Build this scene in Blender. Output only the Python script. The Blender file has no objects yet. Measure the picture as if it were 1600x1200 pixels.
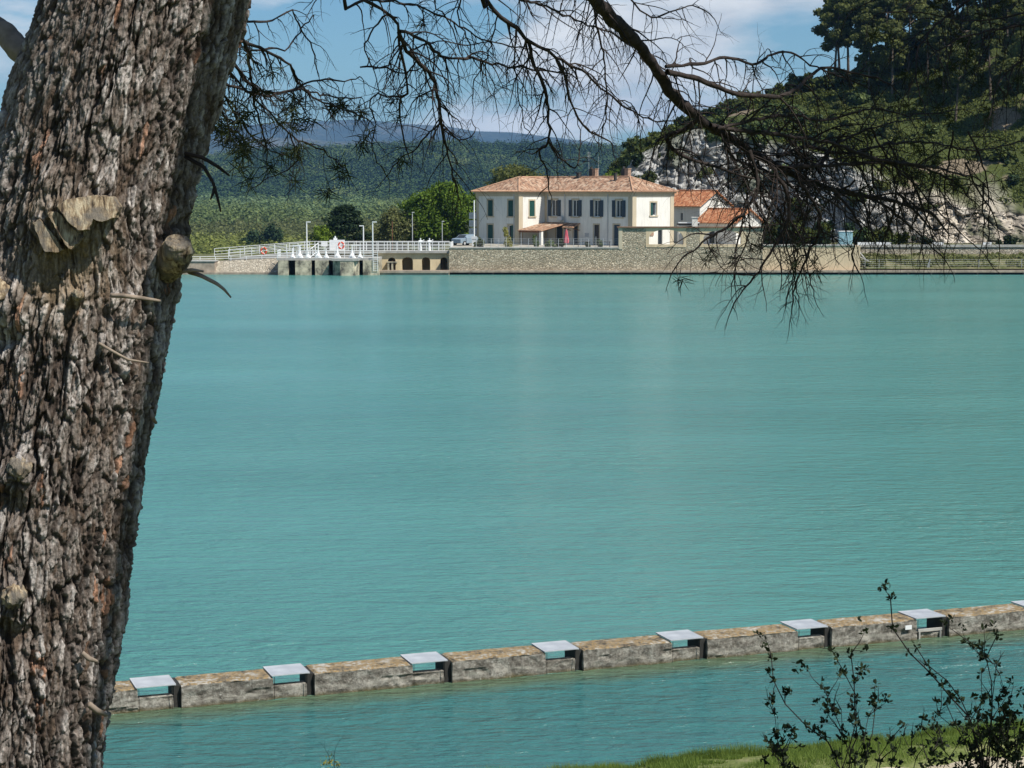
import bpy, math, random
import numpy as np
from mathutils import Vector, Matrix

# ------------------------------------------------------------------ camera, world, sun
F = 3000.0            # focal length in photo pixels (photo 1600 wide)
CAMZ = 10.9
PITCH = math.atan(307.0 / F)
cp, sp = math.cos(PITCH), math.sin(PITCH)
scene = bpy.context.scene
cam_d = bpy.data.cameras.new("camera")
cam_d.sensor_width = 36.0
cam_d.lens = 36.0 * F / 1600.0
cam_d.clip_start = 0.1
cam_d.clip_end = 40000.0
cam = bpy.data.objects.new("camera", cam_d)
scene.collection.objects.link(cam)
cam.location = (0, 0, CAMZ)
cam.rotation_euler = (math.pi / 2 - PITCH, 0, 0)
scene.camera = cam

SUN_AZ = math.radians(56)      # from behind the camera towards the right
SUN_EL = math.radians(52)
sundir = Vector((math.sin(SUN_AZ) * math.cos(SUN_EL), -math.cos(SUN_AZ) * math.cos(SUN_EL), math.sin(SUN_EL)))
sl = bpy.data.lights.new("sun", 'SUN')
sl.energy = 4.6
sl.angle = math.radians(0.5)
sl.color = (1.0, 0.955, 0.88)
so = bpy.data.objects.new("sun", sl)
scene.collection.objects.link(so)
so.rotation_euler = sundir.to_track_quat('Z', 'Y').to_euler()
so.location = (20, -20, 60)

scene.view_settings.view_transform = 'Standard'
scene.view_settings.look = 'None'
scene.view_settings.exposure = 0.45
scene.view_settings.gamma = 1.0
scene.view_settings.use_curve_mapping = False

world = bpy.data.worlds.new("World")
scene.world = world
world.use_nodes = True
wt = world.node_tree
wt.nodes.clear()
wo = wt.nodes.new('ShaderNodeOutputWorld')
bg = wt.nodes.new('ShaderNodeBackground')
sky = wt.nodes.new('ShaderNodeTexSky')
sky.sky_type = 'NISHITA'
sky.sun_disc = False
sky.sun_elevation = SUN_EL
# sky rotation: sun azimuth measured from +Y clockwise
sky.sun_rotation = math.atan2(sundir.x, sundir.y)
sky.altitude = 200
sky.air_density = 1.0
sky.dust_density = 0.6
sky.ozone_density = 2.0
tc = wt.nodes.new('ShaderNodeTexCoord')
def wmath(op, a, b=None):
    n = wt.nodes.new('ShaderNodeMath'); n.operation = op
    for i, v in enumerate((a, b)):
        if v is None: continue
        if isinstance(v, (int, float)): n.inputs[i].default_value = v
        else: wt.links.new(v, n.inputs[i])
    return n.outputs[0]
sepw = wt.nodes.new('ShaderNodeSeparateXYZ')
wt.links.new(tc.outputs['Generated'], sepw.inputs[0])
CLOUD_OFF = (3.1, 0.0, 1.7)
combw = wt.nodes.new('ShaderNodeCombineXYZ')
wt.links.new(wmath('ADD', wmath('MULTIPLY', sepw.outputs[0], 7.0), CLOUD_OFF[0]), combw.inputs[0])
wt.links.new(wmath('MULTIPLY', sepw.outputs[1], 5.0), combw.inputs[1])
wt.links.new(wmath('ADD', wmath('MULTIPLY', sepw.outputs[2], 21.0), CLOUD_OFF[2]), combw.inputs[2])
cn = wt.nodes.new('ShaderNodeTexNoise')
cn.inputs['Scale'].default_value = 1.0
cn.inputs['Detail'].default_value = 9.0
cn.inputs['Roughness'].default_value = 0.55
cn.inputs['Distortion'].default_value = 0.25
wt.links.new(combw.outputs[0], cn.inputs['Vector'])
cr = wt.nodes.new('ShaderNodeValToRGB')
cr.color_ramp.elements[0].position = 0.47
cr.color_ramp.elements[1].position = 0.60
def bank(u0, v0, a, b, k):
    du = wmath('DIVIDE', wmath('SUBTRACT', sepw.outputs[0], u0), a); dv = wmath('DIVIDE', wmath('SUBTRACT', sepw.outputs[2], v0), b)
    r = wmath('ADD', wmath('MULTIPLY', du, du), wmath('MULTIPLY', dv, dv))
    return wmath('MULTIPLY', wmath('POWER', 2.718, wmath('MULTIPLY', r, -1.0)), k)
cov = wmath('SUBTRACT', cn.outputs['Fac'], 0.055)
for b_ in ((0.085, 0.066, 0.075, 0.024, 0.17), (-0.06, 0.098, 0.09, 0.017, 0.16), (0.0, 0.033, 0.10, 0.008, 0.085), (-0.265, 0.058, 0.03, 0.012, 0.2), (-0.115, 0.062, 0.04, 0.010, 0.05)):
    cov = wmath('ADD', cov, bank(*b_))
wt.links.new(cov, cr.inputs[0])
cn2 = wt.nodes.new('ShaderNodeTexNoise')
cn2.inputs['Scale'].default_value = 2.3
cn2.inputs['Detail'].default_value = 6.0
wt.links.new(combw.outputs[0], cn2.inputs['Vector'])
ccol = wt.nodes.new('ShaderNodeValToRGB')
ccol.color_ramp.elements[0].position = 0.35
ccol.color_ramp.elements[0].color = (6.0, 6.6, 7.4, 1)
ccol.color_ramp.elements[1].position = 0.65
ccol.color_ramp.elements[1].color = (10.8, 10.9, 11.0, 1)
wt.links.new(cn2.outputs['Fac'], ccol.inputs[0])
wm = wt.nodes.new('ShaderNodeMixRGB')
wt.links.new(wmath('MULTIPLY', cr.outputs[0], 0.9), wm.inputs[0])
tint = wt.nodes.new('ShaderNodeMixRGB'); tint.blend_type = 'MULTIPLY'
tint.inputs[0].default_value = 1.0
tint.inputs[2].default_value = (0.66, 0.95, 1.14, 1)
wt.links.new(sky.outputs[0], tint.inputs[1])
wt.links.new(tint.outputs[0], wm.inputs[1])
wt.links.new(ccol.outputs[0], wm.inputs[2])
wt.links.new(wm.outputs[0], bg.inputs['Color'])
bg.inputs['Strength'].default_value = 0.062
wt.links.new(bg.outputs[0], wo.inputs[0])

# ------------------------------------------------------------------ helpers
col = scene.collection
def P(px, py, Y):
    """point at ground distance Y seen at photo pixel px,py"""
    dx = (px - 800) / F; dy = -(py - 600) / F
    d = (dx, cp + dy * sp, -sp + dy * cp)
    t = Y / d[1]
    return Vector((d[0] * t, Y, CAMZ + d[2] * t))
def PX(px, Y, z=3.0):
    zc = Y * cp + (CAMZ - z) * sp
    return (px - 800) / F * zc
def PZ(py, Y):
    return P(800, py, Y).z

def tag(o, label=None, cat=None, group=None, kind=None):
    if label: o["label"] = label
    if cat: o["category"] = cat
    if group: o["group"] = group
    if kind: o["kind"] = kind
    return o
def empty(name, loc, rz=0, label=None, cat=None, group=None):
    o = bpy.data.objects.new(name, None); col.objects.link(o)
    o.empty_display_size = 0.2
    o.location = loc; o.rotation_euler = (0, 0, rz)
    return tag(o, label, cat, group)
def copy_tree(o, parent=None):
    c = o.copy(); col.objects.link(c)
    if parent is not None: c.parent = parent
    for ch in [x for x in col.objects if x.parent == o]:
        copy_tree(ch, c)
    return c

SPLIT = {'corner_stone', 'drain_pipe', 'porch_post', 'awning_bracket', 'porch_beam', 'side_rail', 'tread', 'stringer', 'handrail', 'aerial', 'sluice_gate', 'band'}
class MB:
    def __init__(s): s.v = []; s.f = []; s.uv = []; s.hasuv = False
    def face(s, pts, uv=None):
        n = len(s.v); s.v += [tuple(p) for p in pts]
        s.f.append(tuple(range(n, n + len(pts))))
        if uv: s.hasuv = True
        s.uv += uv if uv else [(0, 0)] * len(pts)
    def addvf(s, vs, fs):
        n = len(s.v); s.v += [tuple(p) for p in vs]
        for f in fs:
            s.f.append(tuple(i + n for i in f)); s.uv += [(0, 0)] * len(f)
    def box(s, x0, x1, y0, y1, z0, z1, M=None):
        vs = [Vector((x, y, z)) for z in (z0, z1) for y in (y0, y1) for x in (x0, x1)]
        if M is not None: vs = [M @ v for v in vs]
        s.addvf(vs, [(0, 2, 3, 1), (4, 5, 7, 6), (0, 1, 5, 4), (2, 6, 7, 3), (0, 4, 6, 2), (1, 3, 7, 5)])
    def prism(s, pts, z0, z1):
        n = len(pts)
        vs = [(p[0], p[1], z0) for p in pts] + [(p[0], p[1], z1) for p in pts]
        fs = [tuple(range(n))[::-1], tuple(range(n, 2 * n))]
        fs += [(i, (i + 1) % n, n + (i + 1) % n, n + i) for i in range(n)]
        s.addvf(vs, fs)
    def tube(s, pts, rad, n=6, cap=True):
        pts = [Vector(p) for p in pts]
        m = len(pts)
        if not hasattr(rad, '__len__'): rad = [rad] * m
        b = len(s.v); prev = None
        for i, p in enumerate(pts):
            t = (pts[min(i + 1, m - 1)] - pts[max(i - 1, 0)])
            if t.length < 1e-9: t = Vector((0, 0, 1))
            t.normalize()
            if prev is None:
                a = Vector((0, 0, 1)) if abs(t.z) < 0.9 else Vector((1, 0, 0))
                u = t.cross(a).normalized()
            else:
                u = (prev - t * prev.dot(t))
                u = u.normalized() if u.length > 1e-6 else t.orthogonal().normalized()
            prev = u; w = t.cross(u)
            for k in range(n):
                a = 2 * math.pi * k / n
                q = p + (u * math.cos(a) + w * math.sin(a)) * rad[i]
                s.v.append((q.x, q.y, q.z))
        for i in range(m - 1):
            for k in range(n):
                s.f.append((b + i * n + k, b + i * n + (k + 1) % n, b + (i + 1) * n + (k + 1) % n, b + (i + 1) * n + k))
                s.uv += [(0, 0)] * 4
        if cap:
            s.f.append(tuple(b + k for k in range(n))[::-1]); s.uv += [(0, 0)] * n
            s.f.append(tuple(b + (m - 1) * n + k for k in range(n))); s.uv += [(0, 0)] * n
    def mesh(s, name, mat, smooth=False):
        me = bpy.data.meshes.new(name)
        me.from_pydata(s.v, [], s.f)
        if s.hasuv:
            l = me.uv_layers.new(name="UVMap")
            l.data.foreach_set('uv', np.array(s.uv, dtype=np.float32).ravel())
        if mat: me.materials.append(mat)
        if smooth: me.polygons.foreach_set('use_smooth', [True] * len(me.polygons))
        me.update()
        return me
    def split(s, name, mat, parent=None):
        par = list(range(len(s.v)))
        def find(a):
            while par[a] != a: par[a] = par[par[a]]; a = par[a]
            return a
        for f in s.f:
            for i in f[1:]: par[find(i)] = find(f[0])
        gr = {}
        for f in s.f: gr.setdefault(find(f[0]), []).append(f)
        for fs in gr.values():
            m = MB(); ids = sorted({i for f in fs for i in f}); mp = {a: k for k, a in enumerate(ids)}
            m.v = [s.v[i] for i in ids]; m.f = [tuple(mp[i] for i in f) for f in fs]; m.uv = [(0, 0)] * sum(len(f) for f in fs)
            m.build(name, mat, parent, False, True)
    def build(s, name, mat, parent=None, smooth=False, raw=False):
        if not raw and name in SPLIT and parent is not None and not s.hasuv and len(s.f) < 2500: return s.split(name, mat, parent)
        o = bpy.data.objects.new(name, s.mesh(name, mat, smooth)); col.objects.link(o)
        if parent is not None: o.parent = parent
        return o

def np_mesh(name, V, Q, mat, smooth=False, colors=None):
    """V (n,3), Q (m,k) all faces with k corners"""
    V = np.asarray(V, dtype=np.float32); Q = np.asarray(Q, dtype=np.int32)
    me = bpy.data.meshes.new(name)
    k = Q.shape[1]
    me.vertices.add(len(V)); me.vertices.foreach_set('co', V.ravel())
    me.loops.add(Q.size); me.loops.foreach_set('vertex_index', Q.ravel())
    me.polygons.add(len(Q))
    me.polygons.foreach_set('loop_start', np.arange(len(Q), dtype=np.int32) * k)
    me.polygons.foreach_set('loop_total', np.full(len(Q), k, dtype=np.int32))
    if smooth: me.polygons.foreach_set('use_smooth', np.ones(len(Q), dtype=bool))
    if colors is not None:
        a = me.color_attributes.new(name='col', type='FLOAT_COLOR', domain='POINT')
        c = np.ones((len(V), 4), dtype=np.float32); c[:, :3] = colors
        a.data.foreach_set('color', c.ravel())
    if mat: me.materials.append(mat)
    me.update(calc_edges=True); me.validate()
    return me
def link(name, me, parent=None, loc=None):
    o = bpy.data.objects.new(name, me); col.objects.link(o)
    if parent is not None: o.parent = parent
    if loc is not None: o.location = loc
    return o
def grid_quads(nr, nc):
    i = np.arange(nr - 1)[:, None] * nc + np.arange(nc - 1)[None, :]
    return np.stack([i, i + 1, i + nc + 1, i + nc], -1).reshape(-1, 4)

# value noise in numpy
def _h(i, j, k, seed):
    n = (i * 374761393 + j * 668265263 + k * 2147483647 + seed * 974634777) & 0xFFFFFFFF
    n = ((n ^ (n >> 13)) * 1274126177) & 0xFFFFFFFF
    n = ((n ^ (n >> 16)) * 2246822519) & 0xFFFFFFFF
    return ((n ^ (n >> 15)) & 0xFFFFFF) / float(0xFFFFFF)
def vnoise(x, y, z=0.0, seed=1):
    x, y, z = np.broadcast_arrays(np.asarray(x, float), np.asarray(y, float), np.asarray(z, float))
    xi = np.floor(x).astype(np.int64); yi = np.floor(y).astype(np.int64); zi = np.floor(z).astype(np.int64)
    fx, fy, fz = x - xi, y - yi, z - zi
    fx = fx * fx * (3 - 2 * fx); fy = fy * fy * (3 - 2 * fy); fz = fz * fz * (3 - 2 * fz)
    r = 0
    for a in (0, 1):
        for b in (0, 1):
            for c in (0, 1):
                w = (fx if a else 1 - fx) * (fy if b else 1 - fy) * (fz if c else 1 - fz)
                r = r + w * _h(xi + a, yi + b, zi + c, seed)
    return r
def fbm(x, y, z=0.0, seed=1, oct=4):
    r = 0; a = 0.5; s = 1.0; t = 0
    for o in range(oct):
        r = r + a * vnoise(np.asarray(x) * s, np.asarray(y) * s, np.asarray(z) * s, seed + o * 17); t += a
        a *= 0.5; s *= 2.03
    return r / t
def voronoi(x, y, seed=1):
    """jittered 2D voronoi; returns F1, F2, rnd1, rnd2, dx, dy of the nearest cell"""
    xi = np.floor(x).astype(np.int64); yi = np.floor(y).astype(np.int64)
    F1 = np.full(x.shape, 9.0); F2 = np.full(x.shape, 9.0)
    r1 = np.zeros(x.shape); r2 = np.zeros(x.shape); DX = np.zeros(x.shape); DY = np.zeros(x.shape)
    for a in (-1, 0, 1):
        for b in (-1, 0, 1):
            cx = xi + a; cy = yi + b
            jx = _h(cx, cy, 0, seed); jy = _h(cx, cy, 1, seed)
            dx = x - (cx + 0.1 + 0.8 * jx); dy = y - (cy + 0.1 + 0.8 * jy)
            d = np.sqrt(dx * dx + dy * dy)
            near = d < F1
            F2 = np.where(near, F1, np.minimum(F2, d))
            r1 = np.where(near, _h(cx, cy, 2, seed), r1); r2 = np.where(near, _h(cx, cy, 3, seed), r2)
            DX = np.where(near, dx, DX); DY = np.where(near, dy, DY)
            F1 = np.where(near, d, F1)
    return F1, F2, r1, r2, DX, DY
def sstep(a, b, x):
    t = np.clip((x - a) / (b - a), 0, 1); return t * t * (3 - 2 * t)

# ------------------------------------------------------------------ materials
class NT:
    def __init__(s, name, rough=0.85, spec=0.3):
        s.m = bpy.data.materials.new(name); s.m.use_nodes = True
        s.t = s.m.node_tree; s.b = s.t.nodes['Principled BSDF']
        s.b.inputs['Roughness'].default_value = rough
        s.b.inputs['Specular IOR Level'].default_value = spec
        s.c = s.t.nodes.new('ShaderNodeTexCoord')
    def lk(s, a, b): s.t.links.new(a, b)
    def coord(s, scale=(1, 1, 1), kind='Object', rot=(0, 0, 0)):
        n = s.t.nodes.new('ShaderNodeMapping'); n.inputs['Scale'].default_value = scale
        n.inputs['Rotation'].default_value = rot
        s.lk(s.c.outputs[kind], n.inputs[0]); return n.outputs[0]
    def noise(s, vec, scale=1, detail=4, rough=0.55, dist=0):
        n = s.t.nodes.new('ShaderNodeTexNoise'); n.inputs['Scale'].default_value = scale
        n.inputs['Detail'].default_value = detail; n.inputs['Roughness'].default_value = rough
        n.inputs['Distortion'].default_value = dist
        s.lk(vec, n.inputs['Vector']); return n.outputs['Fac']
    def vor(s, vec, scale=1, feature='F1', out='Distance', rnd=1.0):
        n = s.t.nodes.new('ShaderNodeTexVoronoi'); n.inputs['Scale'].default_value = scale
        n.feature = feature; n.inputs['Randomness'].default_value = rnd
        s.lk(vec, n.inputs['Vector']); return n.outputs[out]
    def ramp(s, fac, stops, interp='LINEAR'):
        n = s.t.nodes.new('ShaderNodeValToRGB'); r = n.color_ramp; r.interpolation = interp
        while len(r.elements) < len(stops): r.elements.new(0.5)
        for e, (p, c) in zip(r.elements, stops):
            e.position = p; e.color = (c, c, c, 1) if isinstance(c, (int, float)) else (*c, 1)
        s.lk(fac, n.inputs[0]); return n.outputs[0]
    def mix(s, fac, a, b, mode='MIX'):
        n = s.t.nodes.new('ShaderNodeMixRGB'); n.blend_type = mode
        for i, v in enumerate((fac, a, b)):
            if isinstance(v, (int, float)): n.inputs[i].default_value = v if i == 0 else (v, v, v, 1)
            elif isinstance(v, tuple): n.inputs[i].default_value = (*v, 1)
            else: s.lk(v, n.inputs[i])
        return n.outputs[0]
    def math(s, op, a, b=0.0):
        n = s.t.nodes.new('ShaderNodeMath'); n.operation = op
        for i, v in enumerate((a, b)):
            if isinstance(v, (int, float)): n.inputs[i].default_value = v
            else: s.lk(v, n.inputs[i])
        return n.outputs[0]
    def base(s, c):
        if isinstance(c, tuple): s.b.inputs['Base Color'].default_value = (*c, 1)
        else: s.lk(c, s.b.inputs['Base Color'])
        return s
    def bump(s, h, strength=0.5, dist=0.05):
        n = s.t.nodes.new('ShaderNodeBump'); n.inputs['Strength'].default_value = strength
        n.inputs['Distance'].default_value = dist
        s.lk(h, n.inputs['Height']); s.lk(n.outputs[0], s.b.inputs['Normal']); return s
    def attr(s, name='col'):
        n = s.t.nodes.new('ShaderNodeAttribute'); n.attribute_name = name; return n.outputs['Color']
    def island(s):
        n = s.t.nodes.new('ShaderNodeNewGeometry'); return n.outputs['Random Per Island']
    def objrand(s):
        n = s.t.nodes.new('ShaderNodeObjectInfo'); return n.outputs['Random']
def sc(c, k): return tuple(min(1, x * k) for x in c)

def mat_var(name, c, var=0.25, scale=3, rough=0.85, bump=0.0, detail=5, spec=0.3):
    n = NT(name, rough, spec); v = n.noise(n.coord(), scale, detail)
    n.base(n.ramp(v, [(0.3, sc(c, 1 - var)), (0.7, sc(c, 1 + var))]))
    if bump: n.bump(v, 0.6, bump)
    return n.m
def mat_foliage(name, dark, light, trans=0.35, obj_var=0.5):
    n = NT(name, 0.65, 0.2)
    big = n.noise(n.coord(kind='Object'), 0.7, 3)
    r = n.mix(0.5, n.island(), big)
    if obj_var: r = n.mix(0.3, r, n.objrand())
    c = n.ramp(r, [(0.25, dark), (0.75, light)])
    n.base(c)
    tr = n.t.nodes.new('ShaderNodeBsdfTranslucent'); n.lk(c, tr.inputs[0])
    mx = n.t.nodes.new('ShaderNodeMixShader'); mx.inputs[0].default_value = trans
    n.lk(n.b.outputs[0], mx.inputs[1]); n.lk(tr.outputs[0], mx.inputs[2])
    n.lk(mx.outputs[0], n.t.nodes['Material Output'].inputs[0])
    return n.m

M = {}
# water
def m_water():
    n = NT('turquoise_water', 0.2, 0.5)
    n.b.inputs['IOR'].default_value = 1.33
    big = n.noise(n.coord((0.02, 0.06, 1)), 1, 3)
    c = n.ramp(big, [(0.3, (0.060, 0.192, 0.174)), (0.7, (0.080, 0.236, 0.212))])
    # olive tint band just in front of the weir, deeper channel beyond it
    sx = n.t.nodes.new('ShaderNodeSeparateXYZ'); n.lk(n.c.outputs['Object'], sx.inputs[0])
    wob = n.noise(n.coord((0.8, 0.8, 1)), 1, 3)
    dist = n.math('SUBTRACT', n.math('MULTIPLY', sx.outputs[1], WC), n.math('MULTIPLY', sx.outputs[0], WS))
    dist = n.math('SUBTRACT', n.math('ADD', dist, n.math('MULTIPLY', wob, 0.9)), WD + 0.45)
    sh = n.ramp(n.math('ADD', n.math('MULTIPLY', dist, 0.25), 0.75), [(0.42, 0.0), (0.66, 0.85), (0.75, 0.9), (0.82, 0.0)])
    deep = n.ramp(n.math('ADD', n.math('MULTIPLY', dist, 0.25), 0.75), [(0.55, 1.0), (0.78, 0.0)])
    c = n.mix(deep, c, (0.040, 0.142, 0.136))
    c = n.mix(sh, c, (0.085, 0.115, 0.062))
    n.base(c)
    w1 = n.noise(n.coord((0.55, 1.5, 1), rot=(0, 0, 0.12)), 1, 3, 0.6, 0.3)
    w2 = n.noise(n.coord((2.2, 5.0, 1), rot=(0, 0, -0.25)), 1, 4, 0.6, 0.4)
    w3 = n.noise(n.coord((7, 12, 1), rot=(0, 0, 0.4)), 1, 2, 0.5)
    h = n.math('ADD', n.math('MULTIPLY', w1, 1.0), n.math('ADD', n.math('MULTIPLY', w2, 0.42), n.math('MULTIPLY', w3, 0.05)))
    gust = n.noise(n.coord((0.035, 0.09, 1), rot=(0, 0, 0.3)), 1, 4, 0.6)
    h = n.math('MULTIPLY', h, n.ramp(gust, [(0.35, 0.45), (0.65, 1.0)]))
    n.bump(h, 1.0, 0.42)
    return n.m
# ------- weir line
WA = P(185, 1113, 10); 
def hit(px, py, z=0.0):
    dx = (px - 800) / F; dy = -(py - 600) / F
    d = Vector((dx, cp + dy * sp, -sp + dy * cp)); t = (z - CAMZ) / d.z
    return Vector((0, 0, CAMZ)) + d * t
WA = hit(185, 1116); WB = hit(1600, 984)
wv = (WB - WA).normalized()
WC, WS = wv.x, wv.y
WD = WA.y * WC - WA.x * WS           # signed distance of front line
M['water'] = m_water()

def m_concrete_weir():
    n = NT('lichen_concrete', 0.95, 0.15)
    co = n.coord()
    a = n.noise(co, 2.2, 8, 0.7); b = n.noise(co, 9, 6, 0.7); f = n.noise(co, 38, 4, 0.7)
    c = n.ramp(n.mix(0.5, a, b), [(0.36, (0.05, 0.044, 0.036)), (0.48, (0.17, 0.155, 0.13)), (0.62, (0.40, 0.38, 0.33))])
    # whitish eroded band half way up the face
    sx = n.t.nodes.new('ShaderNodeSeparateXYZ'); n.lk(n.c.outputs['Object'], sx.inputs[0])
    zz = n.math('ADD', sx.outputs[2], n.math('MULTIPLY', n.noise(n.coord((1.2, 1, 1)), 1, 4), 0.18))
    band = n.ramp(zz, [(0.16, 0.0), (0.21, 1.0), (0.27, 1.0), (0.33, 0.0)])
    c = n.mix(n.math('MULTIPLY', band, n.ramp(n.noise(n.coord((1.5, 1, 6)), 2, 3), [(0.42, 0), (0.6, 0.85)])), c, (0.36, 0.34, 0.29))
    algae = n.ramp(zz, [(0.06, 1.0), (0.17, 0.0)])
    c = n.mix(algae, c, (0.10, 0.082, 0.028))
    # ochre lichen on the upward face
    g = n.t.nodes.new('ShaderNodeNewGeometry'); s2 = n.t.nodes.new('ShaderNodeSeparateXYZ'); n.lk(g.outputs['True Normal'], s2.inputs[0])
    up = n.math('MULTIPLY', n.ramp(s2.outputs[2], [(0.5, 0.0), (0.8, 1.0)]), n.ramp(sx.outputs[2], [(0.3, 0.0), (0.36, 1.0)]))
    l1 = n.noise(co, 2.6, 5, 0.62); l2 = n.noise(n.coord((1, 1, 1), rot=(0, 0, 1)), 11, 4, 0.6)
    lich = n.ramp(n.mix(0.5, l1, l2), [(0.40, (0.075, 0.062, 0.045)), (0.455, (0.20, 0.165, 0.115)), (0.50, (0.29, 0.19, 0.075)), (0.54, (0.27, 0.235, 0.18)), (0.62, (0.46, 0.43, 0.37))])
    c = n.mix(up, c, lich)
    sp_ = n.ramp(n.vor(co, 9), [(0.10, 1.0), (0.20, 0.0)])
    c = n.mix(n.math('MULTIPLY', sp_, n.ramp(b, [(0.5, 0.0), (0.62, 0.8)])), c, (0.6, 0.58, 0.52))
    n.base(c)
    n.bump(n.mix(0.5, b, f), 0.9, 0.05)
    return n.m
M['weir'] = m_concrete_weir()
def m_grate():
    n = NT('galvanised_grate', 0.5, 0.5)
    v = n.noise(n.coord((3, 3, 3)), 1, 4)
    n.base(n.ramp(v, [(0.35, (0.52, 0.54, 0.56)), (0.7, (0.68, 0.70, 0.71))]))
    n.b.inputs['Metallic'].default_value = 0.25
    return n.m
M['grate'] = m_grate()
M['dark_gap'] = mat_var('dark_concrete_and_slot_shade', (0.03, 0.029, 0.026), 0.3, 6, 0.8)  # near-black; in the weir slots it stands in for recess shade
M['white_paint'] = mat_var('white_paint', (0.72, 0.73, 0.72), 0.06, 4, 0.5)
M['orange'] = mat_var('orange_red_plastic', (0.62, 0.09, 0.045), 0.1, 5, 0.5)
M['galv'] = mat_var('galvanised_steel', (0.42, 0.43, 0.43), 0.1, 5, 0.5)

def m_render_wall(name, c, stain=0.18):
    n = NT(name, 0.9, 0.2)
    v = n.noise(n.coord((0.5, 0.5, 0.25)), 1.5, 6); w = n.noise(n.coord((3, 3, 0.35)), 1.2, 5, 0.6)
    cc = n.ramp(v, [(0.3, sc(c, 1 - stain * 0.6)), (0.7, sc(c, 1.06))])
    cc = n.mix(n.ramp(w, [(0.48, 0.0), (0.72, 0.5)]), cc, sc(c, 0.68))
    n.base(cc); n.bump(n.noise(n.coord(), 30, 3), 0.2, 0.01)
    return n.m
M['stucco'] = m_render_wall('cream_stucco', (0.71, 0.69, 0.63), 0.15)
M['stone_trim'] = m_render_wall('beige_stone_trim', (0.50, 0.43, 0.31))
M['plaster_beige'] = m_render_wall('beige_cement_render', (0.64, 0.50, 0.33), 0.35)
def m_rubble(name, cols, scale=3.0, mortar=(0.42, 0.38, 0.30)):
    n = NT(name, 0.95, 0.15)
    co = n.coord((1, 1, 1.5))
    e = n.vor(co, scale, 'DISTANCE_TO_EDGE'); cv = n.vor(co, scale, 'F1', 'Color')
    sx = n.t.nodes.new('ShaderNodeSeparateXYZ'); n.lk(cv, sx.inputs[0])
    c = n.ramp(sx.outputs[0], [(0.0, cols[0]), (0.5, cols[1]), (1.0, cols[2])])
    c = n.mix(n.ramp(n.noise(n.coord((0.3, 0.3, 0.5)), 1, 5), [(0.3, 0.0), (0.7, 0.35)]), c, sc(cols[0], 0.6))
    c = n.mix(n.ramp(e, [(0.02, 1.0), (0.09, 0.0)]), c, mortar)
    n.base(c); n.bump(n.ramp(e, [(0.0, 0.0), (0.15, 1.0)]), 1.0, 0.09)
    return n.m
M['rubble'] = m_rubble('rubble_stone_wall', [(0.33, 0.28, 0.20), (0.51, 0.44, 0.32), (0.65, 0.57, 0.43)], 3.3, (0.38, 0.32, 0.225))
M['rubble_low'] = m_rubble('pale_low_stone_wall', [(0.32, 0.275, 0.21), (0.46, 0.40, 0.31), (0.56, 0.5, 0.4)], 3.0)
M['arcade'] = m_render_wall('ochre_stone_arcade', (0.74, 0.60, 0.38), 0.4)
def m_pier():
    n = NT('stained_pier_concrete', 0.9, 0.2)
    v = n.noise(n.coord((0.6, 0.6, 0.5)), 1.6, 6, 0.65)
    n.base(n.ramp(v, [(0.38, (0.10, 0.092, 0.075)), (0.48, (0.34, 0.31, 0.23)), (0.62, (0.58, 0.52, 0.38))]))
    n.bump(v, 0.5, 0.05); return n.m
M['pier'] = m_pier()
M['coping'] = mat_var('grey_coping_stone', (0.36, 0.35, 0.32), 0.2, 2)
M['kerb'] = mat_var('shore_concrete', (0.32, 0.26, 0.20), 0.35, 1.5)

def m_tiles(name, stops, bump=1.0):
    n = NT(name, 0.9, 0.15)
    uv = n.coord((1, 1, 1), 'UV')
    sx = n.t.nodes.new('ShaderNodeSeparateXYZ'); n.lk(uv, sx.inputs[0])
    iu = n.math('FLOOR', n.math('MULTIPLY', sx.outputs[0], 4.2)); iv = n.math('FLOOR', n.math('MULTIPLY', sx.outputs[1], 2.8))
    cb = n.t.nodes.new('ShaderNodeCombineXYZ'); n.lk(iu, cb.inputs[0]); n.lk(iv, cb.inputs[1])
    wn = n.t.nodes.new('ShaderNodeTexWhiteNoise'); n.lk(cb.outputs[0], wn.inputs['Vector'])
    big = n.noise(n.coord((0.5, 0.5, 0.5)), 1.3, 5, 0.65)
    f = n.mix(0.45, wn.outputs['Value'], big)
    n.base(n.ramp(f, stops))
    fu = n.math('FRACT', n.math('MULTIPLY', sx.outputs[0], 4.2))
    bumph = n.math('SINE', n.math('MULTIPLY', fu, math.pi))
    fv = n.math('FRACT', n.math('MULTIPLY', sx.outputs[1], 2.8))
    n.bump(n.math('ADD', bumph, n.math('MULTIPLY', fv, -0.5)), bump, 0.06)
    return n.m
M['tiles_old'] = m_tiles('old_canal_tiles', [(0.22, (0.15, 0.10, 0.07)), (0.40, (0.31, 0.18, 0.115)), (0.56, (0.44, 0.26, 0.165)), (0.74, (0.52, 0.40, 0.29))])
M['tiles_new'] = m_tiles('orange_roof_tiles', [(0.2, (0.28, 0.10, 0.05)), (0.5, (0.46, 0.185, 0.085)), (0.8, (0.58, 0.32, 0.18))])
M['shutter'] = mat_var('dark_green_shutter', (0.017, 0.068, 0.058), 0.15, 3, 0.55)
M['shutter_blue'] = mat_var('blue_grey_shutter', (0.03, 0.052, 0.075), 0.15, 3, 0.55)
M['glass'] = mat_var('dark_window_glass', (0.035, 0.042, 0.05), 0.2, 2, 0.12, spec=0.5)
M['wood_dark'] = mat_var('brown_timber', (0.16, 0.07, 0.04), 0.3, 3)
M['brick'] = mat_var('chimney_brick', (0.33, 0.215, 0.15), 0.3, 5)
M['cowl'] = mat_var('dark_chimney_cowl', (0.06, 0.055, 0.05), 0.2, 5)
M['ac'] = mat_var('pale_grey_enamel', (0.5, 0.52, 0.53), 0.08, 4, 0.45)
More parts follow.
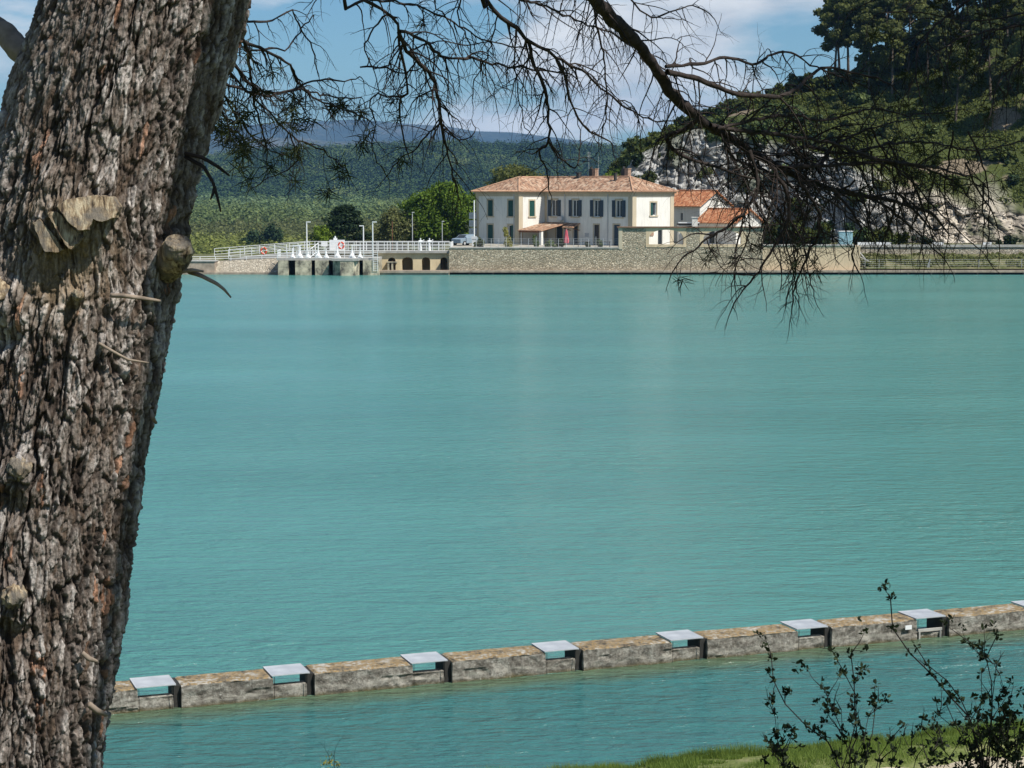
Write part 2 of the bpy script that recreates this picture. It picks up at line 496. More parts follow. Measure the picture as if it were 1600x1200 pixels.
M['pink'] = mat_var('faded_pink_canvas', (0.55, 0.12, 0.15), 0.2, 5)
M['blue_box'] = mat_var('pale_blue_metal', (0.28, 0.46, 0.52), 0.08, 4, 0.4)
M['car_blue'] = mat_var('silver_blue_car_paint', (0.22, 0.28, 0.33), 0.08, 2, 0.3, spec=0.5)
M['tyre'] = mat_var('black_rubber', (0.02, 0.02, 0.02), 0.1, 4)

def m_ground(name, c1, c2, c3, s=0.6):
    n = NT(name, 0.95, 0.1)
    a = n.noise(n.coord(), s, 8, 0.65); b = n.noise(n.coord(), s * 9, 4, 0.6)
    n.base(n.ramp(n.mix(0.35, a, b), [(0.36, c1), (0.5, c2), (0.64, c3)])); n.bump(b, 0.6, 0.1)
    return n.m
M['bank'] = m_ground('dry_grass_ground', (0.055, 0.075, 0.025), (0.11, 0.115, 0.05), (0.22, 0.19, 0.12))
M['plain'] = m_ground('valley_floor', (0.035, 0.06, 0.022), (0.06, 0.09, 0.03), (0.10, 0.12, 0.05), 0.02)
M['terrace'] = mat_var('pale_gravel', (0.36, 0.33, 0.27), 0.2, 1.0)
M['grassbank'] = m_ground('bright_bank_grass', (0.09, 0.11, 0.03), (0.14, 0.17, 0.05), (0.27, 0.25, 0.13), 1.6)
M['path'] = m_ground('sandy_path', (0.30, 0.25, 0.17), (0.42, 0.36, 0.26), (0.5, 0.44, 0.34), 1.5)
M['needle_ground'] = m_ground('pine_needle_ground', (0.07, 0.05, 0.03), (0.14, 0.11, 0.06), (0.1, 0.12, 0.04), 1.5)
def m_attr(name, rough=0.9, bumpscale=0, bd=0.01, mul=None):
    n = NT(name, rough, 0.15)
    c = n.attr()
    if mul:
        c = n.mix(1.0, c, n.ramp(n.noise(n.coord(), mul[0], 6, 0.65), [(0.3, mul[1]), (0.7, mul[2])]), 'MULTIPLY')
    n.base(c)
    if bumpscale: n.bump(n.noise(n.coord(), bumpscale, 5, 0.7), 0.7, bd)
    return n.m
M['bark'] = m_attr('pine_bark', 0.92, 190, 0.004, (150, 0.55, 1.35))
M['hill'] = m_attr('limestone_hill', 0.95, 1.3, 0.5, (0.9, 0.72, 1.2))
M['mountain'] = m_ground('far_mountain', (0.022, 0.032, 0.028), (0.040, 0.052, 0.042), (0.12, 0.12, 0.11), 0.003)
def m_cutwood():
    n = NT('weathered_cut_wood', 0.85, 0.2)
    a = n.noise(n.coord((110, 60, 22), rot=(0, 0.5, 0)), 1, 7, 0.65, 0.4); b = n.noise(n.coord((26, 26, 26)), 1, 6, 0.7)
    c = n.ramp(a, [(0.38, (0.04, 0.028, 0.02)), (0.5, (0.25, 0.185, 0.115)), (0.62, (0.50, 0.42, 0.29))])
    c = n.mix(n.ramp(b, [(0.45, 0.0), (0.6, 0.85)]), c, (0.15, 0.135, 0.115))
    n.base(c); n.bump(n.mix(.5, a, b), 1.0, 0.012); return n.m
M['cutwood'] = m_cutwood()
M['twig_dark'] = mat_var('dark_dead_twig', (0.016, 0.012, 0.011), 0.35, 30, 0.8)
M['branch_dark'] = mat_var('dark_branch_bark', (0.030, 0.022, 0.019), 0.6, 60, 0.9, bump=0.01)
M['twig_grey'] = mat_var('grey_dead_twig', (0.22, 0.175, 0.135), 0.3, 40, 0.85, bump=0.002)
M['pine_leaf'] = mat_foliage('pine_foliage', (0.044, 0.060, 0.017), (0.165, 0.18, 0.05), 0.45)
M['pine_leaf_dark'] = mat_foliage('dark_pine_foliage', (0.012, 0.028, 0.010), (0.042, 0.07, 0.022), 0.25)
M['needle'] = mat_foliage('pine_needles', (0.012, 0.018, 0.007), (0.034, 0.046, 0.014), 0.2, 0)
M['leaf_bright'] = mat_foliage('bright_spring_foliage', (0.07, 0.13, 0.012), (0.27, 0.37, 0.045), 0.45)
M['leaf_olive'] = mat_foliage('olive_foliage', (0.085, 0.10, 0.035), (0.24, 0.25, 0.095), 0.4)
M['leaf_mid'] = mat_foliage('mid_green_foliage', (0.045, 0.08, 0.025), (0.16, 0.20, 0.065), 0.3)
M['leaf_shrub'] = mat_foliage('scrub_foliage', (0.028, 0.044, 0.009), (0.12, 0.14, 0.027), 0.3)
M['leaf_poplar'] = mat_foliage('dark_poplar_foliage', (0.02, 0.045, 0.018), (0.05, 0.09, 0.035), 0.25)
M['leaf_near'] = mat_foliage('dark_near_leaves', (0.010, 0.018, 0.007), (0.035, 0.05, 0.016), 0.2, 0)
M['leaf_yellow'] = mat_foliage('yellow_green_leaves', (0.13, 0.15, 0.03), (0.32, 0.30, 0.09), 0.35)
M['trunk_far'] = mat_var('far_trunk_bark', (0.11, 0.085, 0.065), 0.3, 2)
M['grass'] = mat_foliage('grass_blades', (0.085, 0.14, 0.02), (0.26, 0.34, 0.075), 0.5, 0)

# ================================================================== SETTING
def sheet(name, x0, x1, y0, y1, z, mat):
    mb = MB(); mb.face([(x0, y0, z), (x1, y0, z), (x1, y1, z), (x0, y1, z)])
    return tag(mb.build(name, mat), kind='structure')
sheet('ground', -11000, 11000, -600, 11000, -13.4, M['plain'])
WBK = 242.2
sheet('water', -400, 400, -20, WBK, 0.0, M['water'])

def heightfield(name, xs, ys, zf, mat, smooth=True):
    X, Y = np.meshgrid(xs, ys)
    Z = zf(X, Y)
    me = np_mesh(name, np.stack([X, Y, Z], -1).reshape(-1, 3), grid_quads(len(ys), len(xs)), mat, smooth)
    return tag(link(name, me), kind='structure')

# far bank plateau falling away to the valley on the left
def bank_z(X, Y):
    base = np.where(X < -9, 2.35, 3.3)
    base = np.where(X < -28, 2.05 - 0.012 * np.clip(-28 - X, 0, 30), base)
    fall = sstep(262, 325, Y) * sstep(14, -6, X)
    z = base * (1 - fall) - 13.2 * fall
    z = np.where((X > 43.5) & (Y < 248), 0.7 + (Y - 242.3) * 0.30, z)
    z = z + 0.25 * (fbm(X * 0.3, Y * 0.3, 0, 5) - 0.5) * (Y > 252)
    # open channel behind the arches
    z = np.where((X > -17.0) & (X < -7.9) & (Y < 256), -0.6, z)
    z = np.where((X <= -17.0) & (X > -31.3) & (Y < 250), -0.6, z)
    z = np.where((X <= -31.3) & (Y < 246), -0.6, z)
    return z
xs = np.unique(np.concatenate([np.arange(-150, -40, 3.0), np.arange(-40, 46, 1.0), np.array([-17.05, -16.95, -7.95, -7.85, 43.45, 43.55]), np.arange(46, 150, 2.0)]))
ys = np.unique(np.concatenate([[242.3, 242.8, 243.5, 245, 246.5, 247.95, 248.05, 249, 251, 253, 255.95, 256.05], np.arange(258, 346, 3.0)]))
heightfield('far_bank', xs, ys, bank_z, M['bank'], False)
# the bank's solid core in front (below the walls)
# ---------------- right-hand rocky hill
sk_x = [6, 12, 16, 22, 28.6, 34, 38.5, 44, 54, 66, 88, 130]
sk_z = [4, 7, 11, 16.2, 19.7, 22.8, 25, 26.6, 29, 35, 46, 60]
ct_x = [6, 11, 14, 18, 27, 36, 45, 54, 63.5, 72.5, 130]
ct_z = [3.4, 5, 9, 15.5, 19.5, 18.5, 15.0, 10.5, 8.3, 7.2, 7.0]
HS = 0.28
xs = np.arange(5, 132, HS); nx = len(xs)
T1, T2, T3 = 110, 120, 16
ft = np.interp(xs, [10, 38, 48, 80], [277, 277, 264, 262]); 
czz = np.interp(xs, ct_x, ct_z); szz = np.interp(xs, sk_x, sk_z); szz = np.maximum(szz, czz * 0.99)
def hill_pt(i_arr, tt):
    """tt 0..1 cliff, 1..2 slope, 2..3 back"""
    ftc, c, s_ = ft[i_arr], czz[i_arr], szz[i_arr]
    a = np.clip(tt, 0, 1); b = np.clip(tt - 1, 0, 1); d = np.clip(tt - 2, 0, 1)
    Y = ftc + 7 * a + (332 - ftc - 7) * b + 140 * d
    Z = 3.0 + (c - 3.0) * a ** 0.85 + (s_ - c) * (b ** 0.9) - d * d * 30
    return Y, Z
tts = np.concatenate([np.linspace(0, 1, T1), np.linspace(1, 2, T2)[1:], np.linspace(2, 3, T3)[1:]])
II, TT = np.meshgrid(np.arange(nx), tts)
HY, HZ = hill_pt(II, TT); HX = xs[II]
cliff = 1 - sstep(0.92, 1.12, TT + 0.25 * (fbm(HX * 0.25, HZ * 0.25, 0, 9) - 0.5))
F1, F2, r1, r2, dx, dy = voronoi(HX * 0.36 + 0.5 * fbm(HX * 0.4, HZ * 0.4, 0, 3), HZ * 0.30 + HX * 0.12, 4)
G1, G2, q1, q2, gx, gy = voronoi(HX * 1.0 + 0.3 * fbm(HX, HZ, 0, 8), HZ * 0.8 - HX * 0.25, 14)
big = fbm(HX * 0.07, HZ * 0.09, HY * 0.03, 21)
rockd = 1.6 * (r1 - 0.4) + 0.5 * dx * (r2 - .3) * 2 + 0.75 * (q1 - 0.5) + 0.5 * gy + 3.2 * (big - 0.5) + 0.6 * (fbm(HX * 1.5, HZ * 1.5, 0, 31, 3) - .5)
E1, E2, p1, p2, ex, ey = voronoi(HX * 2.3 + 0.4 * fbm(HX * 2, HZ * 2, 0, 18), HZ * 1.8 + HX * 0.7, 44)
rockd += 0.55 * (p1 - 0.5) + 0.35 * ex * (p2 - .5) * 2
rockd -= 0.7 * (1 - sstep(0.0, 0.12, F2 - F1)) + 0.35 * (1 - sstep(0.0, 0.12, G2 - G1))
env = sstep(0.0, 0.05, TT) * cliff
slope_n = 2.2 * (fbm(HX * 0.12, HY * 0.12, 0, 33, 4) - 0.5) * sstep(1.0, 1.2, TT)
HY2 = HY - rockd * env
HZ2 = HZ + slope_n + 0.35 * (q2 - 0.5) * cliff * env
tone = (0.62 + 0.5 * fbm(HX * 0.5, HZ * 0.5, 2, 41))[..., None]
rock_grey = np.array([0.43, 0.42, 0.395]); rock_tan = np.array([0.47, 0.40, 0.31])
tanw = (sstep(46, 60, HX) * 0.75 * (0.6 + 0.8 * fbm(HX * 0.3, HZ * 0.4, 0, 55)))[..., None]
rockc = (rock_grey * (1 - tanw) + rock_tan * tanw) * tone * 1.05 * (0.62 + 0.5 * q1[..., None] + .3 * p1[..., None])
darkst = sstep(0.58, 0.72, fbm(HX * 0.7, HZ * 0.16, 0, 71))[..., None]
rockc = rockc * (1 - 0.55 * darkst)
gn = fbm(HX * 0.22, HY * 0.22, 0, 61)[..., None]
greenc = np.array([0.028, 0.038, 0.011]) * (1 - gn) * 1.4 + np.array([0.078, 0.092, 0.022]) * gn
patch = sstep(0.66, 0.72, fbm(HX * 0.16 + 7, HY * 0.16, 0, 83))[..., None]
greenc = greenc * (1 - patch) + np.array([0.24, 0.19, 0.13]) * patch * 0.85
wr = cliff[..., None]
veg = (sstep(0.57, 0.66, fbm(HX * 0.33, HZ * 0.33, 5, 91)) * 0.9)[..., None]
rockc = rockc * (1 - veg * 0.7) + np.array([0.045, 0.065, 0.018]) * veg * 0.7
hc = rockc * wr + greenc * (1 - wr)
me = np_mesh('rocky_hill', np.stack([HX, HY2, HZ2], -1).reshape(-1, 3), grid_quads(len(tts), nx), M['hill'], False, hc.reshape(-1, 3))
tag(link('rocky_hill', me), kind='structure')
def hill_at(x, t):
    i = int(np.clip(round((x - 5) / HS), 0, nx - 1)); j = int(np.argmin(np.abs(tts - t)))
    return Vector((HX[j, i], HY2[j, i], HZ2[j, i]))

# ---------------- forested hill and far mountains
def crest(px):
    return np.interp(px, [0, 250, 310, 400, 520, 700, 860, 1000, 1100, 1300, 1600], [262, 250, 240, 232, 227, 223, 223, 229, 236, 245, 255])
def fhill_z(X, Y):
    px = 800 + X / Y * 3000
    top = CAMZ + (293 - crest(px)) / 3000 * 2700 - 17
    k = sstep(1850, 2750, Y)
    gull = (fbm(X * 0.006, Y * 0.004, 0, 77, 4) - 0.5) * 34 * k * (1 - sstep(2500, 2760, Y) * 0.7)
    return -13.3 + (top + 13.3) * (k ** 1.15) + gull - sstep(2760, 3300, Y) * 60
xs_ = np.linspace(-1000, 900, 130); ys_ = np.linspace(1840, 3300, 90)
heightfield('forested_hill_terrain', xs_, ys_, fhill_z, M['plain'])

def mount_z(X, Y):
    px = 800 + X / Y * 3000
    c = np.interp(px, [-200, 100, 340, 480, 560, 640, 700, 740, 800, 900, 1000, 1200], [215, 205, 199, 192, 188, 195, 199, 206, 208, 220, 233, 262])
    top = CAMZ + (293 - c) / 3000 * 9000
    k = sstep(7200, 9000, Y); b = 1 - sstep(9000, 10300, Y) * 0.8
    rid = np.abs(fbm(X * 0.0016 + Y * 0.0006, Y * 0.0005, 0, 15, 5) - 0.5) * 2
    return -13.3 + (top + 13.3) * k * b * (1 - 0.45 * rid * (1 - sstep(8700, 9000, Y)))
heightfield('far_mountains', np.linspace(-3600, 1500, 260), np.linspace(7000, 10300, 120), mount_z, M['mountain'])
# ridge in between: slightly nearer blue ridge at the left
def mount2_z(X, Y):
    px = 800 + X / Y * 3000
    c = np.interp(px, [-200, 200, 340, 430, 520, 640, 760, 900, 1050], [205, 213, 218, 216, 224, 219, 224, 233, 262])
    top = CAMZ + (293 - c) / 3000 * 6500
    return -13.3 + (top + 13.3) * sstep(5200, 6500, Y) * (1 - sstep(6500, 7300, Y) * 0.9) + 18 * (fbm(X * 0.003, Y * 0.002, 0, 5) - .5)
heightfield('middle_mountains', np.linspace(-2600, 1100, 160), np.linspace(5100, 7300, 60), mount2_z, M['mountain'])

# ---------------- near bank under the camera
SH0 = Vector((0.35, 34.5)); SHS = 0.325
def near_z(X, Y):
    s = (Y - (SH0.y + (X - SH0.x) * SHS)) / math.sqrt(1 + SHS * SHS)      # >0 is water side
    z = np.interp(-s, [-3, 0.0, 0.35, 2.2, 5.5, 14, 34, 60], [-1.6, -0.05, 0.22, 0.62, 0.75, 3.6, 9.2, 10.2])
    return z + 0.10 * (fbm(X * 0.9, Y * 0.9, 0, 12) - 0.5) * (s < 0.5) + 0.5 * (fbm(X * 0.25, Y * 0.25, 0, 13) - 0.5) * (s < -7)
heightfield('near_bank', np.arange(-60, 60.1, 0.5), np.concatenate([np.arange(-25, 25, 1.0), np.arange(25, 52, 0.25)]), near_z, M['grassbank'])
def path_sheet():
    V = []; n = 160; 
    us = np.linspace(-14, 26, n); ws = np.linspace(0, 1, 10)
    for u in us:
        for w in ws:
            e0 = 3.1 + 0.55 * (fbm(np.array(u * 0.8), np.array(0.0), 0, 3) - 0.5) * 2 + 0.25 * (vnoise(u * 3.3, 0.0, 0, 9) - .5)
            e1 = 7.2 + 0.6 * (fbm(np.array(u * 0.8), np.array(4.0), 0, 3) - 0.5)
            s = float(e0 + (e1 - e0) * w)
            k = math.sqrt(1 + SHS * SHS)
            bx = SH0.x + u / k; by = SH0.y + u * SHS / k
            x = bx + SHS / k * s; y = by - s / k
            V.append((x, y, float(near_z(np.array(x), np.array(y))) + 0.014))
    me = np_mesh('path', V, grid_quads(n, 10)[:, ::-1], M['path'], True)
    tag(link('path', me), kind='structure')
path_sheet()
def grass_blades():
    rng = np.random.default_rng(5); N = 90000
    k = math.sqrt(1 + SHS * SHS)
    u = rng.uniform(-4, 15, N); s = np.abs(rng.normal(0.05, 0.8, N)) * 1.0 + 0.0
    s = np.where(rng.random(N) < 0.6, rng.uniform(0, 3.3, N), s)
    clump = vnoise(u * 2.2, s * 2.2, 0, 7)
    keep = (clump > 0.28) & (s < 3.3 - 0.8 * clump); u = u[keep]; s = s[keep]; cl = clump[keep]; N = len(u)
    x = SH0.x + u / k + SHS / k * s; y = SH0.y + u * SHS / k - s / k
    z = near_z(x, y)
    h = (0.06 + 0.16 * cl) * rng.uniform(0.6, 1.3, N) * np.where(s < 0.6, 1.25, 0.75)
    a = rng.uniform(0, 2 * math.pi, N); w = rng.uniform(0.004, 0.009, N)
    lx = rng.normal(0, 0.35, N) * h; ly = rng.normal(0, 0.35, N) * h
    V = np.zeros((N, 3, 3))
    V[:, 0] = np.stack([x - w * np.cos(a), y - w * np.sin(a), z - 0.01], -1)
    V[:, 1] = np.stack([x + w * np.cos(a), y + w * np.sin(a), z - 0.01], -1)
    V[:, 2] = np.stack([x + lx, y + ly, z + h], -1)
    me = np_mesh('grass', V.reshape(-1, 3), np.arange(N * 3).reshape(N, 3), M['grass'])
    tag(link('grass', me), 'short green grass growing along the near shore', 'grass', kind='stuff')
grass_blades()

# ================================================================== WEIR
def weir():
    ang = math.atan2(wv.y, wv.x)
    O = Vector((WA.x, WA.y, 0))
    root = empty('weir_wall', O, ang, 'low lichen covered concrete weir wall crossing the turquoise water in front of the near shore', 'weir')
    # t positions of each grate's front left corner, from the photo
    def t_of(px, z=0.45):
        best = None
        for i in range(6000):
            t = -6 + i * 0.006
            p = O + wv * t; p.z = z
            zc = p.y * cp + (CAMZ - z) * sp
            q = 800 + p.x / zc * F
            if best is None or abs(q - px) < best[0]: best = (abs(q - px), t)
        return best[1]
    fr = [215, 427, 645, 853, 1050, 1247, 1433, 1612]
    ts = [t_of(p) for p in fr]
    ts = [ts[0] - 6.0, ts[0] - 3.0] + ts + [ts[-1] + 2.85, ts[-1] + 5.7, ts[-1] + 8.6]
    D = 0.82; H = 0.50; GW = 0.77; SLOT = 0.145
    rng = random.Random(3)
    def rough_box(x0, x1, y0, y1, z0, z1, seed, ch=0.035):
        # subdivided, weathered block
        nxs = max(4, int((x1 - x0) / 0.05)); nys = max(4, int((y1 - y0) / 0.06)); nzs = max(3, int((z1 - z0) / 0.05))
        mb = MB(); cx, cy, cz = (x0 + x1) / 2, (y0 + y1) / 2, (z0 + z1) / 2
        def disp(p):
            x, y, z = p
            e = 0
            q = np.array(p)
            # chamfer irregularly along the top edges
            dxe = min(x - x0, x1 - x); dye = min(y - y0, y1 - y); dz = z1 - z
            n1 = float(fbm(np.array(x * 4.0), np.array(y * 4.0), z * 4.0, seed, 4)) - 0.5
            n2 = float(vnoise(x * 1.4, y * 1.4, z * 5, seed + 3)) - 0.5
            c = ch * (1.0 + 2.2 * n1)
            if dz < c and dxe < c: q[2] -= (c - dxe) * 0.6
            if dz < c and dye < c: q[2] -= (c - dye) * 0.6
            fac = 1.0 if z < z1 - 0.02 else 0.25
            if y - y0 < 1e-4: q[1] += -n1 * 0.085 * fac - n2 * 0.03 * fac + 0.05 * fac * float(sstep(.08, .3, n2 + n1 * .8)) * (1 if z < .3 else .2)
            if z1 - z < 1e-4: q[2] += n1 * 0.022
            return tuple(q)
        def sheet_(f, na, nb, flip):
            b = len(mb.v)
            for i in range(na + 1):
                for j in range(nb + 1):
                    mb.v.append(disp(f(i / na, j / nb)))
            for i in range(na):
                for j in range(nb):
                    a = b + i * (nb + 1) + j
                    q = (a, a + nb + 1, a + nb + 2, a + 1)
                    mb.f.append(q[::-1] if flip else q); mb.uv += [(0, 0)] * 4
        LX = x1 - x0; LY = y1 - y0; LZ = z1 - z0
        sheet_(lambda a, b: (x0 + a * LX, y0, z0 + b * LZ), nxs, nzs, False)
        sheet_(lambda a, b: (x0 + a * LX, y1, z0 + b * LZ), nxs, nzs, True)
        sheet_(lambda a, b: (x0 + a * LX, y0 + b * LY, z1), nxs, nys, False)
        sheet_(lambda a, b: (x0, y0 + a * LY, z0 + b * LZ), nys, nzs, True)
        sheet_(lambda a, b: (x1, y0 + a * LY, z0 + b * LZ), nys, nzs, False)
        return mb
    ordinal = ['hidden behind the pine trunk further out', 'hidden behind the pine trunk', 'nearest the pine trunk', 'second from the pine trunk', 'third from the pine trunk',
               'fourth from the pine trunk', 'fifth from the pine trunk', 'sixth from the pine trunk',
               'beside the small white plate', 'cut off by the right edge of the photo', 'x', 'x', 'x']
    gm = None
    for i, t in enumerate(ts):
        bx0 = t + GW + SLOT
        bx1 = ts[i + 1] if i + 1 < len(ts) else bx0 + 2
        b = rough_box(bx0, bx1, 0.0, D, -0.9, H + rng.uniform(-0.01, 0.01), 10 + i).build('block', M['weir'], root)
        s = rough_box(t + 0.002, t + GW - 0.02, 0.06, 0.32, -0.9, 0.28 if i != 8 else 0.14, 40 + i, 0.015).build('sill', M['weir'], root)
        if i == 8:
            mb = MB(); mb.box(t + 0.06, t + GW - 0.04, 0.03, 0.075, 0.18, 0.24); mb.box(t + 0.08, t + 0.12, 0.03, 0.07, -0.3, 0.18); mb.box(t + GW - 0.1, t + GW - 0.06, 0.03, 0.07, -0.3, 0.18)
            mb.build('stop_board', M['coping'], root)
        # near-black filler in the stop-log slot, standing in for the recess shadow
        mb = MB(); mb.box(t + GW + 0.0, t + GW + SLOT - 0.004, 0.10, D - 0.03, -0.9, H - 0.03)
        mb.build('slot_shade', M['dark_gap'], root)
        if 1 <= i <= 9 and i > 1 or i == 2:
            g = empty('walkway_grate', O + wv * (t - 0.03), ang,
                      'galvanised walkway grate bridging the weir gap ' + ordinal[i], 'metal grate', 'grates along the weir')
            if gm is None:
                mb = MB(); L = GW + 0.05; z0 = H + 0.012
                nb = 30
                for k in range(nb):
                    x = 0.012 + (L - 0.03) * k / (nb - 1)
                    mb.box(x - 0.0085, x + 0.0085, -0.016, D - 0.012, z0, z0 + 0.02)
                for k in range(16):
                    y = 0.02 + (D - 0.04) * k / 15
                    mb.box(0.01, L - 0.01, y - 0.006, y + 0.006, z0 + 0.004, z0 + 0.0185)
                gm = mb.mesh('bars', M['grate'])
                mf = MB()
                mf.box(-0.006, L + 0.006, -0.006, 0.006, z0 + 0.004, z0 + 0.022); mf.box(-0.006, L + 0.006, D - 0.006, D + 0.006, z0 - 0.0, z0 + 0.022)
                mf.box(-0.012, 0.004, 0.008, D - 0.008, z0 - 0.01, z0 + 0.022); mf.box(L - 0.004, L + 0.012, 0.008, D - 0.008, z0 - 0.01, z0 + 0.022)
                ff = mf.mesh('frame', M['galv'])
                rr = []
                for xx in (0.055, L - 0.075):
                    mr = MB(); mr.tube([(xx, 0.0, z0 - 0.02), (xx, 0.0, -0.15)], 0.007, 6)
                    rr.append(mr.mesh('support_rod', M['dark_gap']))
            link('bars', gm, g); link('frame', ff, g); [link('support_rod', r_, g) for r_ in rr]
    # small number plate on the block left of the seventh grate
    t = ts[8] - 0.42
    pl = MB(); pl.box(t + .05, t + 0.23, -0.075, -0.055, 0.29, 0.39)
    o = pl.build('number_plate', M['white_paint'], root)
    # little bolts and pebbles lying along the weir top
    return ts
ts_weir = weir()

# ================================================================== FAR SHORE
YW = 242.3     # face of the long stone wall
def kerb_line():
    root = empty('shore_kerb', (0, 0, 0), 0, 'low concrete kerb with dark gaps along the waterline below the walls', 'kerb')
    mb = MB(); mb.box(-17.0, 130, YW - 0.9, YW, 0.28, 0.55)
    mb.build('kerb_top', M['kerb'], root)
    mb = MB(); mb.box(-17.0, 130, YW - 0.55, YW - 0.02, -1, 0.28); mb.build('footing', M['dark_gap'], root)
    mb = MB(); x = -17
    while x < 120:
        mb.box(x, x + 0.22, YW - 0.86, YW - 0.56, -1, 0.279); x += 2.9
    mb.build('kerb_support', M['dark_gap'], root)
kerb_line()
def xw(px): return PX(px, YW)
def stone_wall():
    root = empty('waterside_stone_wall', (xw(700), YW, 0), 0, 'long rubble stone retaining wall along the water below the cream villa', 'wall')
    x0, x1, x2, x3 = xw(702), xw(968), xw(1192), xw(1335)
    ox = root.location.x; oy = YW
    zt = PZ(388, YW); zh = PZ(356, YW)
    mb = MB(); mb.box(x0 - ox, x1 - ox, 0, 0.8, -1, zt); 
    mb.build('low_wall', M['rubble'], root)
    mb = MB(); mb.box(x0 - ox - 0.05, x1 - ox - 0.003, -0.08, 0.88, zt, zt + 0.12)
    mb.build('coping', M['coping'], root)
    # tall part with two arched openings
    ops = [(xw(1009), xw(1072), xw(1014), xw(1068), PZ(382, YW), PZ(371, YW), PZ(359, YW)),
           (xw(1093), xw(1165), xw(1099), xw(1158), PZ(382, YW), PZ(371, YW), PZ(360, YW))]
    mb = MB(); mt = MB(); arc = []
    def q(mb, xa, xb, za, zb, zc, zd, y0=0.0, y1=0.8):
        # column with sloping bottom: left bottom za, right bottom zb, left top zc, right top zd
        vs = [(xa, y0, za), (xb, y0, zb), (xb, y0, zd), (xa, y0, zc), (xa, y1, za), (xb, y1, zb), (xb, y1, zd), (xa, y1, zc)]
        mb.addvf(vs, [(0, 1, 2, 3), (5, 4, 7, 6), (0, 4, 5, 1), (3, 2, 6, 7), (1, 5, 6, 2), (4, 0, 3, 7)])
    a = x1
    for (f0, f1, o0, o1, zs, zp, za) in ops:
        q(mb, a - ox, f0 - ox, -1, -1, zh, zh)
        zb = zs - 0.35
        q(mb, f0 - ox, f1 - ox, -1, -1, zb, zb)                       # wall under the opening
        q(mt, f0 - ox, f1 - ox, zb, zb, zs, zs, -0.05, 0.85)           # sill
        q(mt, f0 - ox, o0 - ox, zs, zs, zh, zh, -0.02, 0.82); q(mt, o1 - ox, f1 - ox, zs, zs, zh, zh, -0.02, 0.82)
        n = 16
        for k in range(n):
            u0 = k / n; u1 = (k + 1) / n
            g = lambda u: zp + (za - zp) * math.sqrt(max(0, 1 - (2 * u - 1) ** 2)) ** 0.9
            q(mt, o0 + (o1 - o0) * u0 - ox, o0 + (o1 - o0) * u1 - ox, g(u0), g(u1), zh, zh, -0.02, 0.82)
        a = f1
    q(mb, a - ox, x2 - ox, -1, -1, zh, zh)
    mb.build('tall_wall', M['rubble'], root)
    mt.build('arch_surround', M['plaster_beige'], root)
    q(mb2 := MB(), x1 - ox - 0.3, x2 - ox + 0.2, zh, zh, zh + 0.16, zh + 0.16, -0.22, 1.0)
    mb2.uv = [(v, v * 0.3) for v in np.linspace(0, 20, len(mb2.uv))]; mb2.hasuv = True
    mb2.build('tile_coping', M['tiles_old'], root)
    mb = MB(); mb.box(x1 - ox - 0.12, x1 - ox + 0.35, -0.06, 0.9, zt - 0.1, zh - 0.001); mb.build('corner_pier', M['stone_trim'], root)
    zl = PZ(384, YW)
    mb = MB(); mb.box(x2 - ox + 0.003, x3 - ox, 0.02, 0.7, -1, zl); mb.build('rendered_wall', M['plaster_beige'], root)
    mb = MB(); mb.box(x2 - ox + 0.003, x3 - ox + 0.05, -0.08, 0.78, zl, zl + 0.14); mb.build('coping', M['coping'], root)
    mb = MB(); mb.box(x3 - ox + 0.003, x3 - ox + 0.75, 0.02, 6.0, -1, zl - 0.02); mb.build('return_wall', M['plaster_beige'], root)
    return zt, zh
ZT, ZH = stone_wall()

